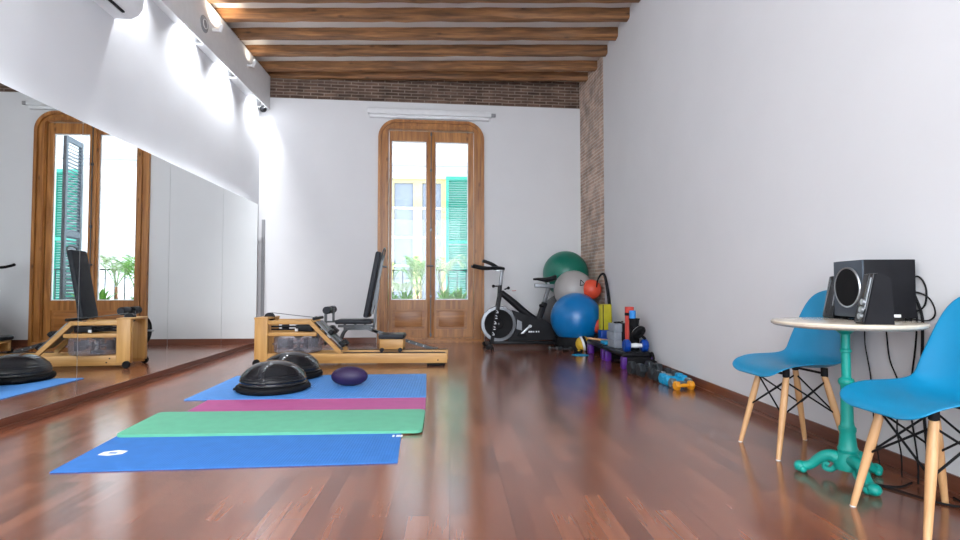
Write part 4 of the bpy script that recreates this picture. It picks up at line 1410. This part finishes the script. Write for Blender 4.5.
# ------------------------------------------------------------------ shell chairs
def make_chair(label, loc, rz):
    t = thing('shell_chair', label, 'chair', loc, rz, 'blue shell chairs')
    prof = [(0.262, 0.385, 0.10), (0.258, 0.395, 0.165), (0.240, 0.413, 0.200), (0.20, 0.428, 0.218), (0.12, 0.436, 0.228), (0.04, 0.432, 0.232), (-0.04, 0.424, 0.233),
            (-0.11, 0.424, 0.232), (-0.16, 0.444, 0.229), (-0.190, 0.485, 0.224), (-0.205, 0.54, 0.216), (-0.217, 0.60, 0.208), (-0.230, 0.66, 0.199), (-0.243, 0.72, 0.186), (-0.253, 0.765, 0.164), (-0.259, 0.795, 0.128), (-0.262, 0.810, 0.07)]
    curl = [0, 0.0, 0.004, 0.012, 0.022, 0.03, 0.038, 0.046, 0.055, 0.064, 0.062, 0.052, 0.042, 0.032, 0.022, 0.012, 0.0]
    mb = MB()
    nv = 16
    rows = []
    prof = [(x_ * 0.85 if x_ > 0 else x_, z_, hw * 0.94) for x_, z_, hw in prof]
    for i, (x_, z_, hw) in enumerate(prof):
        a = Vector(prof[max(0, i - 1)][:2])
        b = Vector(prof[min(len(prof) - 1, i + 1)][:2])
        tg = (b - a).normalized()
        nx, nz = tg.y, -tg.x          # towards the sitter
        if nz < 0 and nx < 0:
            nx, nz = -nx, -nz
        row = []
        for k in range(nv + 1):
            v_ = -1 + 2 * k / nv
            c = curl[i] * abs(v_) ** 2.6
            row.append(mb.bm.verts.new((x_ + nx * c, hw * v_, z_ + nz * c)))
        rows.append(row)
    for A, B in zip(rows, rows[1:]):
        for k in range(nv):
            mb.bm.faces.new((A[k], A[k + 1], B[k + 1], B[k]))
    sh = mb.obj('seat_shell', 'chair', t, sharp=180)
    md = sh.modifiers.new('thick', 'SOLIDIFY')
    md.thickness = 0.008
    md.offset = 0
    md = sh.modifiers.new('sub', 'SUBSURF')
    md.levels = 2
    md.render_levels = 2
    tops = {}
    feet = {}
    for sx in (1, -1):
        for sy in (1, -1):
            tp = Vector((sx * 0.10 + 0.0, sy * 0.105, 0.385))
            ft = Vector((sx * 0.183, sy * 0.155, 0.0))
            tops[sx, sy] = tp
            feet[sx, sy] = ft
            mid = tp.lerp(ft, 0.35)
            lg = MB().tube([tp, tp.lerp(ft, 0.02), mid, tp.lerp(ft, 0.93), ft], [0.012, 0.0145, 0.0165, 0.0115, 0.010], 18).obj('leg', 'beech', t)
            MB().cyl(tp + Vector((0, 0, 0.022)), tp.lerp(ft, 0.05), 0.012).obj('leg_socket', 'blackm', lg)
            MB().cyl(ft + Vector((0, 0, -0.0)), ft + Vector((0, 0, 0.004)), 0.0106).obj('foot_cap', 'white', lg)
    mb = MB()
    lo = {k: tops[k].lerp(feet[k], 0.47) for k in tops}
    hi = {k: tops[k].lerp(feet[k], 0.06) for k in tops}
    ks = [(1, 1), (1, -1), (-1, -1), (-1, 1)]
    for i in range(4):
        a, b = ks[i], ks[(i + 1) % 4]
        mb.cyl(lo[a], hi[b], 0.0042, n=8)
        mb.cyl(lo[b], hi[a], 0.0042, n=8)
    ctr = Vector((0, 0, 0.27))
    for k in ks:
        mb.ball(lo[k], 0.010, n=10)
    mb.obj('wire_bracing', 'blackm', t)
    for sx in (1, -1):
        mb = MB()
        for sy in (1, -1):
            mb.cyl(tops[sx, sy], tops[sx, sy] + Vector((0, 0, 0.040)), 0.016, n=14)
        mb.bar((sx * 0.10, -0.105, 0.398), (sx * 0.10, 0.105, 0.398), 0.02, 0.008)
        mb.obj('shock_mount', 'blackm', t)
    return t


make_chair('bright blue shell chair with wooden legs on the far side of the round table', (1.74, 2.63, 0), R(182))
make_chair('bright blue shell chair nearest the camera, cut by the right edge of the photo', (1.698, 1.785, 0), R(180))

# ------------------------------------------------------------------ cafe table
TX, TY = 1.705, 2.205
t = thing('cafe_table', 'round cream-topped table on a turquoise cast-iron pedestal', 'table', (TX, TY, 0))
MB().lathe([(0, 0.652), (0.25, 0.652), (0.270, 0.656), (0.281, 0.663), (0.283, 0.671), (0.278, 0.677), (0.265, 0.679), (0, 0.679)], 96).obj('tabletop', 'cream', t)
MB().lathe([(0, 0.045), (0.05, 0.045), (0.055, 0.07), (0.042, 0.10), (0.036, 0.115), (0.040, 0.13), (0.034, 0.145), (0.029, 0.20), (0.033, 0.21), (0.033, 0.222), (0.027, 0.23), (0.024, 0.25), (0.022, 0.40), (0.029, 0.408), (0.031, 0.418), (0.028, 0.428), (0.018, 0.436), (0.0175, 0.54), (0.022, 0.546), (0.022, 0.554), (0.0175, 0.56), (0.0175, 0.62), (0.04, 0.64), (0.08, 0.651), (0, 0.651)], 36).obj('pedestal', 'teal', t)
for k, a in enumerate((140, 260, 18)):
    d = Vector((math.cos(R(a)), math.sin(R(a)), 0))
    e = Vector((-d.y, d.x, 0))
    pts = [(0.02, 0.075), (0.05, 0.09), (0.08, 0.088), (0.11, 0.066), (0.135, 0.040), (0.165, 0.026), (0.185, 0.028)]
    rr = [0.030, 0.028, 0.024, 0.021, 0.019, 0.021, 0.013]
    pp = smoothpath([d * x_ + Vector((0, 0, z_)) for x_, z_ in pts], 5)
    rs = []
    for i in range(len(pp)):
        f = i / 5
        j = min(5, int(f))
        rs.append(rr[j] + (rr[j + 1] - rr[j]) * (f - j))
    mb = MB()
    mb.tube(pp, rs, 14)
    mb.ball(d * 0.178 + Vector((0, 0, 0.024)), 0.024, (1.1, 1.1, 1), n=16)
    for s in (-1, 1):
        mb.ball(d * 0.165 + e * s * 0.018 + Vector((0, 0, 0.016)), 0.0155, n=12)
    mb.tube(smoothpath([d * 0.04 + Vector((0, 0, 0.055)), d * 0.06 + Vector((0, 0, 0.032)), d * 0.085 + Vector((0, 0, 0.034)), d * 0.085 + Vector((0, 0, 0.056)), d * 0.07 + Vector((0, 0, 0.05))], 5), 0.011, 10)
    mb.obj('leg', 'teal', t)

# ------------------------------------------------------------------ speakers
ZT_ = 0.6795
t = thing('subwoofer', 'black box subwoofer with a silver ring on the round table', 'speaker', (1.868, 2.25, ZT_), 0)
# local x: along the cabinet side (towards the wall), local y: away from the camera
W_, D_, H_ = 0.18, 0.205, 0.25
t.rotation_euler = (0, 0, R(-7))
MB().box((-0.095, -0.10, 0.012), (0.115, 0.10, 0.262), bev=0.003).obj('cabinet', 'black', t)
MB().prism([(-0.10, 0.014), (0.10, 0.014), (0.10, 0.26), (-0.10, 0.26)], -0.103, -0.095, 'YZ').obj('front_baffle', plain('charcoal_baffle', (0.05, 0.065, 0.085), 0.4), t, smooth=False)
wm = Matrix.Translation((-0.104, 0, 0.143)) @ Matrix.Rotation(R(-90), 4, 'Y')
MB().lathe([(0.083, -0.002), (0.083, 0.004), (0.089, 0.005), (0.091, 0.0), (0.091, -0.002)], 56, wm, True).obj('speaker_ring', 'steel', t)
MB().lathe([(0, 0.001), (0.02, 0.003), (0.083, 0.003), (0.083, -0.002), (0, -0.002)], 56, wm).obj('grille', 'blackm', t)
for x_ in (-0.07, 0.095):
    for y_ in (-0.08, 0.08):
        MB().cyl((x_, y_, 0), (x_, y_, 0.013), 0.012).obj('foot', 'blackm', t)
MB().box((0.0, -0.1015, 0.016), (0.05, -0.0995, 0.028)).obj('sticker', 'white', t, smooth=False)


def satellite(loc, rz, label):
    t = thing('satellite_speaker', label, 'speaker', loc, rz, 'small desktop speakers')
    t.scale = (0.85, 0.95, 1.0)
    # front face looks along -x, leans back
    MB().prism([(-0.060, 0.0), (0.062, 0.0), (0.052, 0.178), (0.0, 0.198), (-0.012, 0.196)], -0.036, 0.036, 'XZ').obj('cabinet', 'black', t, smooth=False)
    n_ = Vector((-0.196, 0, 0.048)).normalized()
    a = Vector((-0.060, 0, 0.004)) + n_ * 0.004
    b = Vector((-0.012, 0, 0.194)) + n_ * 0.004
    fp = MB().bar(a, b, 0.070, 0.008, up=n_, bev=0.003).obj('front_panel', 'bosu', t)
    mb = MB()
    mb.bar(a.lerp(b, 0.28) + n_ * 0.005 + Vector((0, -0.026, 0)), a.lerp(b, 0.92) + n_ * 0.005 + Vector((0, -0.026, 0)), 0.005, 0.004, up=n_)
    mb.obj('chrome_strip', 'steel', fp)
    return t


s1 = satellite((1.655, 1.985, ZT_), R(-12), 'small black desktop speaker in front of the subwoofer')
mb = MB()
for z_ in (0.03, 0.055, 0.085):
    x_ = -0.068 + 0.245 * z_ * 1.0
    mb.cyl((x_ + 0.002, -0.012, z_), (x_ - 0.012, -0.012, z_ + 0.002), 0.012)
mb.obj('volume_knob', 'steel', s1)
satellite((1.835, 2.412, ZT_), R(0), 'small black desktop speaker mostly hidden behind the subwoofer')

# cables
def cable(pts, r, label, n=8):
    pts = [(min(x_, RX(y_) - r - 0.003), y_, z_) for x_, y_, z_ in pts]
    tag(MB().tube(smoothpath(pts, n), r, 8).obj('cable', 'blackm'), label, 'cable')


wx = 1.985
cable([(1.962, 2.235, 0.82), (2.0, 2.20, 0.83), (2.0, 2.16, 0.78), (1.995, 2.13, 0.70), (2.01, 2.13, 0.62), (1.99, 2.14, 0.40), (1.985, 2.12, 0.12), (1.96, 2.08, 0.03)], 0.0055, 'thick black cable looping from the back of the subwoofer to the floor')
cable([(1.962, 2.25, 0.74), (1.995, 2.18, 0.80), (2.005, 2.10, 0.78), (2.005, 2.07, 0.72), (1.985, 2.10, 0.685), (1.95, 2.16, 0.69)], 0.003, 'thin black cable curled in the air behind the subwoofer')
cable([(1.96, 2.24, 0.70), (1.985, 2.20, 0.76), (1.995, 2.16, 0.72), (2.005, 2.165, 0.60), (1.992, 2.19, 0.45), (2.0, 2.21, 0.35), (1.985, 2.17, 0.1), (1.94, 2.12, 0.006)], 0.0035, 'black cable hanging beside the thick one behind the table')
cable([(1.957, 2.33, 0.69), (2.0, 2.33, 0.66), (1.985, 2.30, 0.50), (2.0, 2.26, 0.38), (1.985, 2.27, 0.2), (1.975, 2.24, 0.09), (1.94, 2.20, 0.006)], 0.003, 'thin black cable hanging behind the table, left of the thick one')
cable([(1.945, 2.43, 0.71), (1.995, 2.455, 0.66), (1.985, 2.44, 0.55), (1.992, 2.42, 0.40), (1.985, 2.40, 0.22), (1.965, 2.36, 0.085), (1.93, 2.3, 0.006)], 0.003, 'thin black cable hanging behind the table nearest the pedestal')
cable([(1.975, 2.20, 0.83), (1.99, 2.15, 0.87), (1.99, 2.11, 0.82), (1.985, 2.12, 0.74), (1.975, 2.19, 0.72), (1.972, 2.23, 0.80)], 0.0035, 'black cable coiled highest behind the back of the subwoofer')
cable([(1.93, 2.14, 0.005), (1.84, 2.10, 0.005), (1.77, 2.13, 0.005), (1.74, 2.20, 0.005), (1.80, 2.06, 0.005), (1.86, 1.93, 0.005), (1.93, 1.90, 0.005), (1.955, 1.98, 0.006)], 0.0045, 'black cable looped on the floor between the pedestal and the nearer chair')
